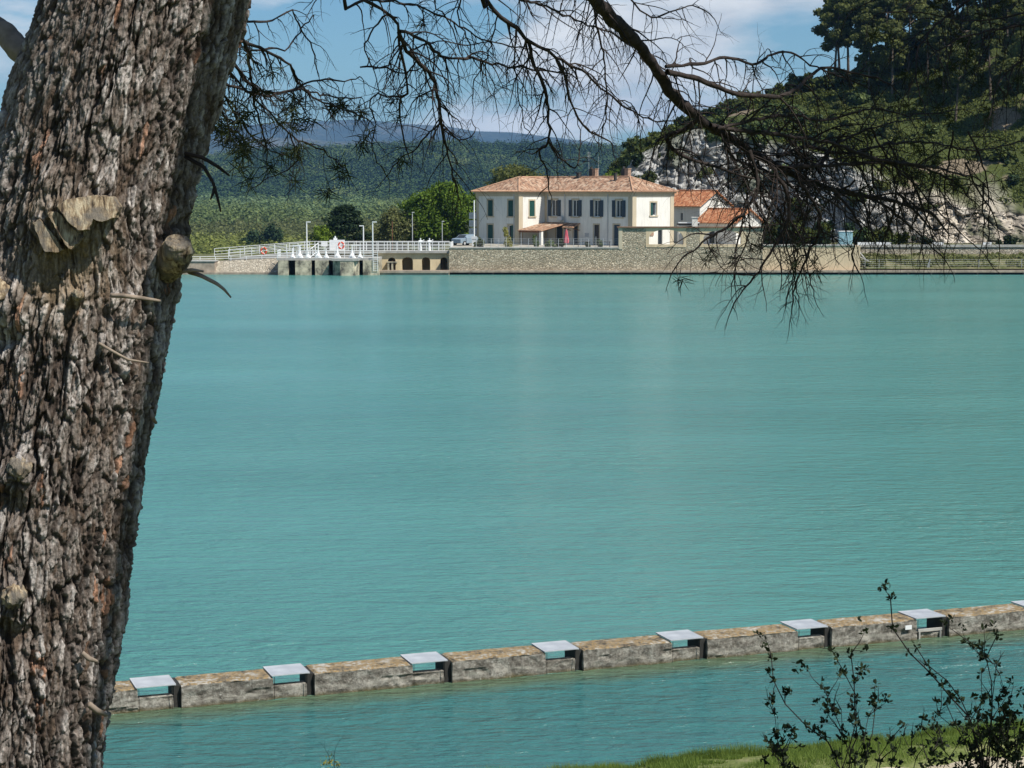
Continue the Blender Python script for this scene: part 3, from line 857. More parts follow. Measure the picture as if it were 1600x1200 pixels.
def bank_wall():
    # right hand: stone wall of the road, parapets, wire fence
    x0 = xw(1338)
    Y = 248.0
    root = empty('road_retaining_wall', (x0, Y, 2.0), 0, 'pale stone retaining wall of the road below the quarry cliff at the right', 'wall')
    mb = MB(); mb.box(0, 70, -0.12, 0.55, -2.2, PZ(386, Y) - 2.0); mb.build('stonework', M['rubble_low'], root)
    mb = MB(); mb.box(-0.1, 70, -0.25, 0.65, PZ(386, Y) - 2.0, PZ(382.5, Y) - 2.0); mb.build('coping', M['coping'], root)
    for k, (a, b) in enumerate([(1340, 1392), (1455, 1474), (1535, 1549)]):
        xa, xb = PX(a, 249), PX(b, 249)
        mb = MB(); mb.box(xa, xb, 248.95, 249.1, PZ(383, 249), PZ(378.5, 249))
        mb.box(xa + 0.1, xa + 0.25, 248.9, 249.2, 3.0, PZ(383, 249)); mb.box(xb - 0.25, xb - 0.1, 248.9, 249.2, 3.0, PZ(383, 249))
        o = mb.build('guard_board', M['white_paint'])
        tag(o, ['long white board on the roadside wall right of the blue cabinet', 'short white board on the roadside wall below the tan rocks',
                'shortest white board on the roadside wall near the right edge'][k], 'board', 'white boards on the roadside wall')
    # blue cabinet
    cx = PX(1322, 246); mb = MB(); w = 0.85; zb = 3.3; zt = PZ(362, 246)
    root = empty('utility_cabinet', (cx, 246.2, zb), 0, 'pale blue metal cabinet standing behind the smooth beige wall', 'cabinet')
    mb = MB(); mb.box(-w, w, 0, 1.2, 0, zt - zb); mb.build('body', M['blue_box'], root)
    mb = MB(); mb.box(-w - 0.06, w + 0.06, -0.08, 1.28, zt - zb, zt - zb + 0.08); mb.build('lid', M['white_paint'], root)
    mb = MB()
    for k in range(9): mb.box(-w + 0.12 + k * 0.17, -w + 0.16 + k * 0.17, -0.03, 0.0, 0.1, zt - zb - 0.1)
    mb.build('rib', M['blue_box'], root)
    # wire fence
    root = empty('wire_fence', (x0, YW + 0.5, 0.6), 0, 'thin wire fence with pale posts on the grassy bank above the kerb at right', 'fence')
    for px in (1352, 1374, 1453, 1530, 1597, 1680):
        x = PX(px, YW + .5) - x0
        mb = MB(); mb.tube([(x, 0, -0.2), (x, 0, 1.35)], 0.035, 5)
        if px in (1453,): mb.tube([(x - 0.35, 0, 0.0), (x, 0, 1.3)], 0.05, 5); mb.tube([(x - 0.15, 0, 0.0), (x + 0.05, 0, 1.3)], 0.06, 5)
        mb.build('post', M['galv'], root)
    mb = MB()
    for z in (0.25, 0.5, 0.75, 1.0, 1.25): mb.tube([(0, 0, z), (25, 0, z - 0.03), (60, 0, z)], 0.012, 4)
    mb.build('wire', M['galv'], root)
    mb = MB()   # sloping steel props beside the rendered wall
    for (a, b) in (((1340, 400), (1372, 415)), ((1340, 390), (1352, 405))):
        p = P(a[0], a[1], 245); q = P(b[0], b[1], 244); mb.tube([p, q], 0.07, 6)
    o = mb.build('steel_prop', M['galv']); tag(o, 'slanting steel props where the beige wall ends above the grass bank', 'props')
bank_wall()

def tube_rail(mb, pts, h, levels, r=0.035):
    for l in levels:
        mb.tube([Vector(p) + Vector((0, 0, h * l)) for p in pts], r, 5)
def railing(label, pts, h, levels, spacing, group=None, r=0.035):
    pts = [Vector(p) for p in pts]
    root = empty('railing', pts[0], 0, label, 'railing', group)
    o = pts[0]
    mb = MB(); tube_rail(mb, [p - o for p in pts], h, levels, r); mb.build('rail', M['white_paint'], root)
    pm = MB(); pm.box(-0.035, 0.035, -0.035, 0.035, 0, h + 0.03); pmesh = pm.mesh('post', M['white_paint'])
    for a, b in zip(pts[:-1], pts[1:]):
        L = (b - a).length; n = max(1, int(round(L / spacing)))
        for k in range(n + (1 if b == pts[-1] else 0)):
            link('post', pmesh, root, a + (b - a) * (k / n) - o)
    return root

def sluice():
    YP = 240.0; YD = 246.0
    root = empty('sluice_structure', (PX(433, YP), YP, 0), 0, 'weathered concrete sluice with piers, dark slots and an ochre arcade', 'sluice')
    O = root.location.copy()
    X = lambda px, Y=YP: PX(px, Y) - O.x
    zt = PZ(403.5, YP); zb2 = PZ(399, YP)
    piers = [(434, 450), (461, 486), (492, 513), (520, 561), (567, 592)]
    for a, b in piers:
        mb = MB(); mb.box(X(a), X(b), 0, 5.6, -1.2, zt - 0.28)
        if (a, b) == (520, 561):
            mb = MB(); mb.prism([(X(a), 0.0), (X(a) + 1.0, -1.3), (X(b) - 0.6, -1.3), (X(b), 0.0), (X(b), 5.6), (X(a), 5.6)], -1.2, zt - 0.28)
        mb.build('pier', M['pier'], root)
    mb = MB(); mb.box(X(433) - .1, X(592), 0.25, 5.9, zt - 0.28, zt); mb.box(X(520) - 0.05, X(561) + .05, -1.35, 0.247, zt - 0.28, zt)
    mb.build('lower_deck', M['coping'], root)
    mb = MB()
    for a, b in ((450, 461), (486, 492), (513, 520), (561, 567)): mb.box(X(a) + 0.001, X(b) - 0.001, 2.0, 2.3, -1.2, zt - 0.29)
    mb.build('sluice_gate', M['dark_gap'], root)
    # upper deck on the arcade
    zd = PZ(392, YD)
    xa, xb = PX(590, YD) - O.x, PX(703, YD) - O.x
    yd = YD - O.y
    mb = MB(); mb.box(X(476, YD), xb + 0.3, yd - 0.35, yd + 3.6, zd - 0.28, zd); mb.build('upper_deck', M['coping'], root)
    mb = MB(); mb.box(X(476, YD), xa - 0.003, yd + 0.02, yd + 3.4, -1, zd - 0.283); mb.build('deck_core', M['pier'], root)
    mb = MB()
    ops = [(606, 618, 407, 402.5), (628, 645, 407, 402), (659, 672, 407, 402), (688, 699, 407, 402)]
    def q(xa, xb, za, zb, zc, zd_, y0, y1):
        vs = [(xa, y0, za), (xb, y0, zb), (xb, y0, zd_), (xa, y0, zc), (xa, y1, za), (xb, y1, zb), (xb, y1, zd_), (xa, y1, zc)]
        mb.addvf(vs, [(0, 1, 2, 3), (5, 4, 7, 6), (0, 4, 5, 1), (3, 2, 6, 7), (1, 5, 6, 2), (4, 0, 3, 7)])
    a = xa; ztop = zd - 0.283
    for (p0, p1, ps, pt) in ops:
        o0, o1 = PX(p0, YD) - O.x, PX(p1, YD) - O.x
        q(a, o0, -1, -1, ztop, ztop, yd, yd + 1.6)
        zs, za = PZ(ps, YD), PZ(pt, YD)
        for k in range(12):
            u0, u1 = k / 12, (k + 1) / 12
            g = lambda u: zs + (za - zs) * math.sqrt(max(0, 1 - (2 * u - 1) ** 2)) * 1.0
            q(o0 + (o1 - o0) * u0, o0 + (o1 - o0) * u1, g(u0), g(u1), ztop, ztop, yd, yd + 1.6)
        q(o0, o1, -1, -1, 0.15, 0.15, yd + .01, yd + 1.6)
        a = o1
    q(a, xb, -1, -1, ztop, ztop, yd, yd + 1.6)
    mb.build('arcade_wall', M['arcade'], root)
    mb = MB(); mb.box(xa, xb, yd + 3.3, yd + 3.6, -1, zd - 0.29); mb.build('inner_wall', M['arcade'], root)
    mb = MB()
    mb.box(PX(605, YD) - O.x, PX(621, YD) - O.x, yd - 0.9, yd - 0.05, 1.35, 1.5)
    for px in (606, 612): mb.box(PX(px, YD) - O.x, PX(px, YD) - O.x + 0.22, yd - 0.85, yd - 0.1, 0, 1.35)
    mb.build('small_shelf', M['pier'], root)
    mb = MB(); mb.box(X(590), PX(704, YD) - O.x, 1.0, 1.9, 0.25, 0.5); mb.box(X(590), PX(704, YD) - O.x, 1.15, 1.7, -1, 0.249); mb.build('low_ledge', M['kerb'], root)
    # side wall towards stone wall
    mb = MB(); mb.box(PX(703, YD) - O.x + 0.003, PX(706, YD) - O.x, YW - O.y + .003, yd + 9, -1, ZT - 0.02); mb.build('wing_wall', M['rubble'], root)
    # ladder
    lad = empty('ladder', (PX(583, YP), YP - 0.1, 0), 0, 'white steel ladder down to the water beside the ochre arcade', 'ladder')
    mb = MB()
    w = PX(590, YP) - PX(583, YP)
    for x in (0, w): mb.tube([(x, 0, 0.55), (x, 0, zt + 1.0)], 0.035, 5)
    mb.build('side_rail', M['white_paint'], lad)
    mb = MB(); z = 0.6
    while z < zt + 0.95: mb.tube([(0, 0, z), (w, 0, z)], 0.025, 5); z += 0.28
    mb.build('rung', M['white_paint'], lad)
    # railings
    hL = 0.95
    railing('white railing round the lower sluice deck just above the piers', [(PX(433, YP), YP + 3.5, zt), (PX(433, YP), YP + 0.3, zt), (PX(583, YP), YP + 0.3, zt)], hL, (0.33, 0.66, 1.0), 1.25, 'white railings of the sluice')
    hU = 1.12
    yu = YD - 0.3
    railing('long white railing along the upper deck over the ochre arcade', [(PX(497, yu), yu, zd), (PX(704, yu), yu, zd), (PX(704, yu) + .2, yu + 3.6, zd)], hU, (0.25, 0.62, 1.0), 0.78, 'white railings of the sluice')
    yb = YD + 3.2
    railing('white railing on the rear edge of the upper sluice deck', [(PX(476, yb), yb, zd), (PX(702, yb), yb, zd)], hU, (0.33, 0.66, 1.0), 1.3, 'white railings of the sluice')
    railing('white railing rising along the ramp beyond the left quay', [(PX(335, 250), 250, PZ(402, 250)), (PX(476, 250), 250, zd - .05)], hU, (0.33, 0.66, 1.0), 2.1, 'white railings of the sluice')
    railing('white railing following the front edge of the ramp at left', [(PX(357, 246), 246, PZ(404, 246)), (PX(484, 246), 246, zd)], hU, (0.33, 0.66, 1.0), 1.6, 'white railings of the sluice')
    railing('low white railing along the quay nearest the pine trunk', [(PX(240, 245), 245, PZ(409, 245)), (PX(433, 245), 245, PZ(406, 245))], 0.55, (0.5, 1.0), 2.0, 'white railings of the sluice')
    # ramp body
    mb = MB()
    xa, xb = PX(357, 246), PX(484, 246)
    za, zb = PZ(404, 246) - 0.02, zd - 0.03
    vs = [(xa, 245.8, -1), (xb, 245.8, -1), (xb, 245.8, zb), (xa, 245.8, za), (xa, 251, -1), (xb, 251, -1), (xb, 251, zb), (xa, 251, za)]
    mb.addvf(vs, [(0, 1, 2, 3), (5, 4, 7, 6), (0, 4, 5, 1), (3, 2, 6, 7), (1, 5, 6, 2), (4, 0, 3, 7)])
    o = mb.build('ramp', M['coping']); tag(o, 'grey concrete ramp climbing from the left quay up to the sluice deck', 'ramp')
    # quay walls
    x0, x1, x2 = PX(150, 242), PX(334, 242), PX(434, 242)
    q_ = empty('quay_wall', (x0, 242, 0), 0, 'low concrete quay wall at the waterline left of the sluice piers', 'quay wall')
    mb = MB(); mb.box(0, x1 - x0, 0.5, 3.3, -1, PZ(409, 242)); mb.build('plain_wall', M['kerb'], q_)
    mb = MB(); mb.box(0, x1 - x0 + .1, 0.4, 3.4, PZ(409, 242), PZ(407.5, 242)); mb.build('coping', M['coping'], q_)
    mb = MB()
    # sloping stone apron with ledge
    zc, zd2, ze = PZ(410, 242), PZ(417, 242), 0.25
    for (y0, y1, za, zb3) in ((0.9, 3.2, ze, zc), ):
        vs = [(x1 - x0 + .003, y0, za), (x2 - x0, y0, za), (x2 - x0, y1, zb3 + 0.55), (x1 - x0 + .003, y1, zb3 + 0.1), (x1 - x0, y0, -1), (x2 - x0, y0, -1), (x2 - x0, y1, -1), (x1 - x0, y1, -1)]
        mb.addvf(vs, [(0, 1, 2, 3), (0, 4, 5, 1), (1, 5, 6, 2), (4, 0, 3, 7), (7, 3, 2, 6)])
    mb.build('stone_apron', M['rubble_low'], q_)
    mb = MB(); mb.box(0, x2 - x0, 0.0, 0.895, -1, 0.26); mb.build('water_step', M['kerb'], q_)
    # stair
    st = empty('deck_stair', (PX(484, 243), 243, zt), 0, 'short white steel stair between the lower and the upper sluice deck', 'stair')
    mb = MB(); p0 = Vector((0, 0, 0)); p1 = Vector((PX(497, 245.5) - PX(484, 243), 2.4, zd - zt))
    for off in (0, 0.7):
        mb.tube([p0 + Vector((0, off, 0)), p1 + Vector((0, off, 0))], 0.05, 5)
    mb.build('stringer', M['white_paint'], st)
    mb = MB()
    for off in (0, .7):
        mb.tube([p0 + Vector((0, off, 1)), p1 + Vector((0, off, 1))], 0.035, 5)
        for k in range(4): a = p0.lerp(p1, k / 3) + Vector((0, off, 0)); mb.tube([a, a + Vector((0, 0, 1))], 0.03, 5)
    mb.build('handrail', M['white_paint'], st)
    mb = MB()
    for k in range(5):
        a = p0.lerp(p1, (k + 0.5) / 5); mb.box(a.x - 0.1, a.x + 0.15, a.y, a.y + 0.7, a.z, a.z + 0.04)
    mb.build('tread', M['galv'], st)
    # gate actuators
    lab = ['first white gate jack from the left on the lower sluice deck', 'second white gate jack from the left, under the small portal frame', 'third white gate jack from the left on the lower deck',
           'fourth white gate jack from the left, over the second dark slot', 'fifth white gate jack from the left on the lower deck', 'sixth white gate jack from the left, at the corner of the wide pier',
           'seventh white gate jack from the left, over the wide pier', 'last white gate jack at the right on the lower deck']
    for k, px in enumerate((457, 468, 481, 497, 509.5, 527, 550, 562.5)):
        g = empty('gate_jack', (PX(px, YP + 1.0), YP + 1.0, zt), 0, lab[k], 'gate jack', 'white gate jacks on the lower sluice deck')
        s_ = 1.15 if k in (1, 3, 5, 6) else 0.9
        mb = MB(); 
        rr = [0.42, 0.40, 0.16, 0.11]; zz = [0, 0.08, 0.5, 0.85]
        mb.tube([(0, 0, z * s_) for z in zz], [r * s_ for r in rr], 10); mb.build('pedestal', M['white_paint'], g)
        mb = MB(); mb.tube([(0, 0, 0.85 * s_), (0, 0, 1.35 * s_)], 0.07, 8); mb.build('spindle', M['white_paint'], g)
    for k, (a, b, lb) in enumerate(((458.5, 469.5, 'white portal frame over the two left gate jacks'), (550, 562.5, 'white portal frame over the two right gate jacks'))):
        xa, xb = PX(a, YP + 1.4), PX(b, YP + 1.4)
        mb = MB(); mb.box(xa - 0.05, xa + 0.05, YP + 1.35, YP + 1.45, zt, zt + 1.5); mb.box(xb - .05, xb + .05, YP + 1.35, YP + 1.45, zt, zt + 1.5)
        mb.box(xa - .1, xb + .1, YP + 1.3, YP + 1.5, zt + 1.5, zt + 1.62)
        tag(mb.build('portal_frame', M['white_paint']), lb, 'frame', 'portal frames over the gate jacks')
    # valves on upper deck
    for k, px in enumerate((657, 671)):
        g = empty('valve_actuator', (PX(px, YD + 1), YD + 1, zd), 0, ['left white valve actuator with handwheel on the upper deck', 'right white valve actuator with handwheel on the upper deck'][k], 'valve', 'valve actuators on the upper deck')
        mb = MB(); mb.tube([(0, 0, 0), (0, 0, 1.0)], [0.2, 0.12], 8); mb.build('column', M['white_paint'], g)
        mb = MB(); mb.tube([(-.22, 0, 1.15), (.3, 0, 1.15)], 0.17, 8); mb.tube([(0, 0, 1.2), (0, 0, 1.6)], 0.08, 8); mb.build('gearbox', M['white_paint'], g)
        mb = MB()
        ring = [(0.42, 0.24 * math.cos(a), 1.18 + 0.24 * math.sin(a)) for a in np.linspace(0, 2 * math.pi, 13)]
        mb.tube(ring, 0.035, 5, False); mb.tube([(0.3, 0, 1.18), (0.42, 0, 1.18)], 0.03, 5); mb.build('handwheel', M['white_paint'], g)
    # white control box
    g = empty('control_box', (PX(527, YD + 1.2), YD + 1.2, zd), 0, 'wide white control housing behind the upper railing beside a life ring', 'control box')
    mb = MB(); mb.box(-1.0, 0.9, 0, 0.8, 0.0, 1.35); mb.build('housing', M['white_paint'], g)
    mb = MB(); mb.box(-0.5, -0.05, 0.2, 0.6, 1.35, 1.62); mb.tube([(-.3, .4, 1.6), (-.3, .4, 1.85)], 0.1, 8); mb.build('motor', M['white_paint'], g)
    mb = MB(); mb.box(-2.05, -1.25, -0.1, 0, 0.55, 1.2); mb.build('notice_panel', M['white_paint'], g)
    # life rings
    for (px, py, Y, lb) in ((412, 392, 245.9, 'orange life ring on the ramp railing at the left'), (533, 383.5, yu - 0.08, 'faded red life ring on the upper deck railing')):
        c = P(px, py, Y); mb = MB()
        ring = [c + Vector((0.34 * math.cos(a), 0, 0.40 * math.sin(a))) for a in np.linspace(0, 2 * math.pi, 17)]
        o = empty('life_ring', c, 0, lb, 'life ring', 'life rings on the railings')
        mb.tube([p - c for p in ring], 0.1, 8, False); mb.build('float_ring', M['orange'], o)
        mb = MB()
        for a in (0.2, 1.8, 3.4, 5.0):
            p = Vector((0.34 * math.cos(a), 0, 0.4 * math.sin(a))); t = Vector((-math.sin(a), 0, math.cos(a))) * 0.05
            mb.tube([p - t, p + t], 0.108, 8)
        mb.build('band', M['white_paint'], o)
    # lamp posts
    for (px, pyt, Y, zb, arm, lb) in ((479.5, 347.5, 246, zt, 1, 'tall white lamp post at the left end of the sluice'),
                                  (568, 353.5, 247.5, zd, -1, 'white lamp post with its head turned left behind the upper railing'),
                                  (582.5, 347.5, 241.5, zt, 1, 'tall white lamp post at the right end of the lower sluice deck'),
                                  (644.5, 332.5, 252, 2.4, 0, 'tall grey lamp post behind the ochre arcade'),
                                  (691, 346.5, 254, 2.4, 0, 'thin grey lamp post in front of the bright green tree'),
                                  (613, 346, 262, 1.6, 0, 'thin brown pole among the olive green trees')):
        x = PX(px, Y); ztp = PZ(pyt, Y)
        g = empty('lamp_post', (x, Y, zb), 0, lb, 'lamp post', 'lamp posts by the sluice')
        mt = M['white_paint'] if arm else (M['galv'] if px != 613 else M['wood_dark'])
        mb = MB(); mb.tube([(0, 0, 0), (0, 0, ztp - zb)], [0.09, 0.07] if arm else [0.06, 0.05], 8); mb.build('pole', mt, g)
        if px != 613:
            mb = MB(); a = arm if arm else 1
            L = 0.48 if arm else 0.22
            mb.box(min(0, a * L) - .05, max(0, a * L) + .05, -0.09, 0.09, ztp - zb, ztp - zb + 0.11); mb.build('lamp_head', mt, g)
sluice()

# ================================================================== BUILDINGS
def bdn(mb, O, d, n, s0, s1, z0, z1, n0, n1):
    O = Vector(O); d = Vector(d); n = Vector(n)
    vs = []
    for z in (z0, z1):
        for q in (n0, n1):
            for s in (s0, s1):
                p = O + d * s + n * q; vs.append((p.x, p.y, z))
    fs = [(0, 2, 3, 1), (4, 5, 7, 6), (0, 1, 5, 4), (2, 6, 7, 3), (0, 4, 6, 2), (1, 3, 7, 5)]
    mb.addvf(vs, fs)
def wall_face(mb, O, d, n, L, z0, z1, holes, depth=0.28):
    O = Vector(O); d = Vector(d); n = Vector(n)
    ss = sorted({0.0, L} | {h[0] for h in holes} | {h[1] for h in holes})
    zs = sorted({z0, z1} | {h[2] for h in holes} | {h[3] for h in holes})
    def pt(s, z, q=0.0):
        p = O + d * s + n * q; return (p.x, p.y, z)
    for a, b in zip(ss[:-1], ss[1:]):
        for c, e in zip(zs[:-1], zs[1:]):
            ms, mz = (a + b) / 2, (c + e) / 2
            if any(h[0] < ms < h[1] and h[2] < mz < h[3] for h in holes): continue
            mb.face([pt(a, c), pt(b, c), pt(b, e), pt(a, e)])
    for (a, b, c, e) in [h[:4] for h in holes]:
        for (p, q) in (((a, c), (b, c)), ((b, c), (b, e)), ((b, e), (a, e)), ((a, e), (a, c))):
            mb.face([pt(*p), pt(*q), pt(*q, -depth), pt(*p, -depth)])
def make_window(parent, O, d, n, s, z0, w, h, kind, sill=True, shmat='shutter', name='window'):
    """kind: closed / open / half / door"""
    m = MB(); t = 0.17
    bdn(m, O, d, n, s - w / 2 - t, s - w / 2, z0, z0 + h, 0.0, 0.035); bdn(m, O, d, n, s + w / 2, s + w / 2 + t, z0, z0 + h, 0.0, 0.035)
    bdn(m, O, d, n, s - w / 2 - t, s + w / 2 + t, z0 + h, z0 + h + 0.2, 0.0, 0.04)
    if sill: bdn(m, O, d, n, s - w / 2 - t - 0.1, s + w / 2 + t + 0.1, z0 - 0.16, z0, 0.0, 0.12)
    win = m.build(name, M['stone_trim'], parent)
    if kind != 'closed':
        m = MB(); bdn(m, O, d, n, s - w / 2, s + w / 2, z0, z0 + h, -0.26, -0.22); m.build('pane', M['glass'], win)
        m = MB(); f = 0.07
        for q in (s - w / 2, s + w / 2 - f, s - f / 2): bdn(m, O, d, n, q, q + f, z0, z0 + h, -0.218, -0.17)
        for z in (z0, z0 + h - f): bdn(m, O, d, n, s - w / 2 + f, s + w / 2 - f, z, z + f, -0.217, -0.171)
        m.build('sash', M['white_paint'] if kind != 'dark' else M['wood_dark'], win)
    def leaf(a, b, q0, q1):
        m = MB(); bdn(m, O, d, n, a, b, z0 + 0.02, z0 + h - 0.02, q0, q1)
        k = 0
        while z0 + 0.1 + k * 0.16 < z0 + h - 0.1:
            bdn(m, O, d, n, a + 0.05, b - 0.05, z0 + 0.1 + k * 0.16, z0 + 0.16 + k * 0.16, q1, q1 + 0.015); k += 1
        m.build('shutter', M[shmat], win)
    if kind == 'closed':
        leaf(s - w / 2 + 0.005, s - 0.01, -0.1, -0.05); leaf(s + 0.01, s + w / 2 - 0.005, -0.1, -0.05)
    elif kind == 'open':
        leaf(s - w - 0.06, s - w / 2 - 0.06, 0.05, 0.1); leaf(s + w / 2 + 0.06, s + w + 0.06, 0.05, 0.1)
    elif kind == 'half':
        leaf(s - w / 2 + 0.005, s - 0.05, -0.1, -0.05)
    return win
def roof_face(mb, pts, eave_a, eave_b, thick=0.0):
    """uv: u along the eave, v up the slope"""
    a, b = Vector(eave_a), Vector(eave_b); u = (b - a); u.z = 0; u.normalize()
    pv = [Vector(p) for p in pts]
    nn = (pv[1] - pv[0]).cross(pv[2] - pv[0]).normalized()
    v = nn.cross(u)
    mb.face(pts, [((Vector(p) - a).dot(u), (Vector(p) - a).dot(v)) for p in pts])

def villa():
    K = Vector((PX(988, 250, 5), 250.0, 3.3))
    root = empty('villa', K, math.radians(45), 'large two storey cream villa with hipped tile roof and green shutters', 'villa')
    He = 7.05
    W, LF, LW, PR = 8.25, 15.8, 8.2, 5.0
    # walls ----------------------------------------------------------
    mb = MB()
    fz = 0.0
    # facade x=0, from y=0 to 15.8 ; normal -x ; direction +y
    # positions along the facade for the upper windows
    def ypos(px):        # facade plane x=0: solve for y
        lo, hi = -1, 16
        for _ in range(40):
            m = (lo + hi) / 2; p = K + Vector((-m * .70711, m * .70711, 0))
            q = 800 + p.x / (p.y * cp + 5 * sp) * F
            if q > px: lo = m
            else: hi = m
        return lo
    up = [ypos(p) for p in (967, 932.5, 899, 866.5)]
    hz0, hz1 = 3.75, 5.95
    holes = [(y - 0.55, y + 0.55, hz0, hz1) for y in up]
    lows = [(ypos(963.5), 1.1, 2.75, 'door'), (ypos(932), 0.95, 2.7, 'door'), (ypos(899.5), 0.8, 2.6, 'door'), (ypos(874), 1.2, 2.6, 'door')]
    holes += [(y - w / 2, y + w / 2, 0.02, h) for (y, w, h, k) in lows]
    dF, nF = (0, 1, 0), (-1, 0, 0)
    wall_face(mb, (0, 0, 0), dF, nF, LF, 0, He, holes)
    # end face y=0, x 0..8.25, normal -y
    eh = (3.55, 4.75, 3.95, 5.65)
    wall_face(mb, (0, 0, 0), (1, 0, 0), (0, -1, 0), W, 0, He, [eh, (1.9, 2.85, 0.02, 2.1), (5.1, 6.0, 0.02, 2.2)])
    # back and left
    mb.face([(W, 0, 0), (W, 24, 0), (W, 24, He), (W, 0, He)])
    mb.face([(W, 24, 0), (-PR, 24, 0), (-PR, 24, He), (W, 24, He)])
    # wing front x=-5, y 15.8..24
    yw0 = LF
    wh = [(1.55, 3.75, 1.0), (5.45, 3.75, 1.0)]
    whl = [(1.55, 0.02, 1.0), (5.45, 0.02, 1.05)]
    wall_face(mb, (-PR, yw0, 0), dF, nF, LW, 0, He, [(s - w / 2, s + w / 2, z, z + 2.15) for s, z, w in wh] + [(s - w / 2, s + w / 2, z, z + 2.55) for s, z, w in whl])
    wall_face(mb, (-PR, yw0, 0), (1, 0, 0), (0, -1, 0), PR, 0, He, [(2.0, 3.0, 3.75, 5.85)])
    mb.build('wall', M['stucco'], root)
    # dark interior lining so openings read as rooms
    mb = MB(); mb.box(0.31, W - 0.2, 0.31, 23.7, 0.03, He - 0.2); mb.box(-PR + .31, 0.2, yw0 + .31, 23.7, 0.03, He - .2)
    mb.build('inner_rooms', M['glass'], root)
    # trims ------------------------------------------------------------
    mb = MB(); q = 0.72
    bdn(mb, (0, 0, 0), dF, nF, -0.06, q, 0, He - .55, 0.0, 0.06); bdn(mb, (0, 0, 0), (1, 0, 0), (0, -1, 0), 0.003, q, 0, He - .55, 0.0, 0.058)
    bdn(mb, (0, 0, 0), (1, 0, 0), (0, -1, 0), W - q, W, 0, He - .55, 0.0, 0.06)
    bdn(mb, (-PR, yw0, 0), dF, nF, -0.06, q, 0, He - .55, 0.0, 0.06); bdn(mb, (-PR, yw0, 0), (1, 0, 0), (0, -1, 0), 0.003, q, 0, He - .55, 0.0, 0.058)
    bdn(mb, (-PR, yw0, 0), dF, nF, LW - q * .7, LW, 0, He - .55, 0.0, 0.06)
    bdn(mb, (0, 0, 0), dF, nF, LF - 0.45, LF - 0.003, 0, He - .55, 0.0, 0.05)
    mb.build('corner_stone', M['stone_trim'], root)
    mb = MB()
    def outline(o): return [(-o, -o), (W + o, -o), (W + o, 24 + o), (-PR - o, 24 + o), (-PR - o, yw0 - o), (-o, yw0 - o)]
    mb.prism(outline(0.07), He - 0.62, He - 0.22); mb.build('frieze', M['stone_trim'], root)
    mb = MB(); mb.prism(outline(0.24), He - 0.218, He - 0.02); mb.build('cornice', M['stone_trim'], root)
    # roof -------------------------------------------------------------
    o = 0.5; ze = He + 0.0; zr = He + 1.95
    mb = MB()
    Kp, R, BR, WL, WCc, V = (-o, -o, ze), (W + o, -o, ze), (W + o, 24 + o, ze), (-PR - o, 24 + o, ze), (-PR - o, yw0 - o, ze), (-o, yw0 - o, ze)
    Pp, Q, Wp = (4.125, 4.125, zr), (4.125, 19.9, zr), (-0.875, 19.9, zr)
    roof_face(mb, [Kp, R, Pp], Kp, R); roof_face(mb, [R, BR, Q, Pp], R, BR); roof_face(mb, [BR, WL, Wp, Q], BR, WL)
    roof_face(mb, [WL, WCc, Wp], WL, WCc); roof_face(mb, [WCc, V, Q, Wp], WCc, V); roof_face(mb, [V, Kp, Pp, Q], V, Kp)
    roof = mb.build('roof', M['tiles_old'], root)
    mb = MB(); mb.prism(outline(0.47), He - 0.015, He - 0.001); mb.build('soffit', M['wood_dark'], roof)
    mb = MB()
    for a, b in ((Kp, R), (R, BR), (BR, WL), (WL, WCc), (WCc, V), (V, Kp)):
        a, b = Vector(a), Vector(b); L = (b - a).length; n = int(L / 0.24)
        for k in range(n):
            c = a.lerp(b, (k + .5) / n); d_ = (b - a).normalized(); nn = Vector((d_.y, -d_.x, 0))
            mb.tube([c - nn * 0.25 + Vector((0, 0, 0.12)), c + nn * 0.06 + Vector((0, 0, 0.02))], 0.085, 6)
    mb.build('eave_tiles', M['tiles_old'], roof)
    mb = MB()
    for a, b in ((Pp, Q), (Q, Wp), (Kp, Pp), (R, Pp), (BR, Q), (WL, Wp), (WCc, Wp)):
        a, b = Vector(a), Vector(b); L = (b - a).length; n = int(L / 0.42)
        for k in range(n):
            p = a.lerp(b, k / n); r = a.lerp(b, (k + 1.1) / n); mb.tube([p + Vector((0, 0, .02)), r + Vector((0, 0, .05))], [0.12, 0.10], 7)
    mb.build('ridge_tiles', M['tiles_old'], roof)
    # chimneys
    for (x, y, w, h, cowl) in ((4.9, 5.2, 0.6, 1.05, 1), (4.6, 10.8, 0.6, 1.05, 1), (3.9, 13.2, 0.45, 0.55, 0), (3.0, 5.7, 0.3, 0.45, 0)):
        mb = MB(); mb.box(x - w / 2, x + w / 2, y - w / 2, y + w / 2, He + 0.8, zr + h); mb.box(x - w / 2 - .06, x + w / 2 + .06, y - w / 2 - .06, y + w / 2 + .06, zr + h, zr + h + 0.1)
        ch = mb.build('chimney', M['brick'] if cowl else M['cowl'], roof)
        if cowl:
            mb = MB()
            mb.box(x - w / 2 + .05, x + w / 2 - .05, y + w / 2 + 0.07, y + w * 1.6, He + 0.8, zr + h + 0.05)
            for (cx, cy) in ((x - .2, y + w), (x + .2, y + w + .2)): mb.tube([(cx, cy, zr + h + 0.05), (cx, cy, zr + h + 0.35)], 0.12, 6)
            mb.build('dark_flue', M['cowl'], roof)
    mb = MB(); mb.tube([(4.3, 11.7, zr), (4.3, 11.7, zr + 3.4)], 0.025, 4)
    for k in range(5): mb.tube([(4.3 - .35, 11.7 - .1 * 0, zr + 2.6 + k * .17), (4.3 + .35, 11.7, zr + 2.6 + k * .17)], 0.012, 4)
    mb.tube([(4.6, 10.2, zr), (4.6, 10.2, zr + 2.8)], 0.022, 4)
    mb.build('aerial', M['galv'], roof)
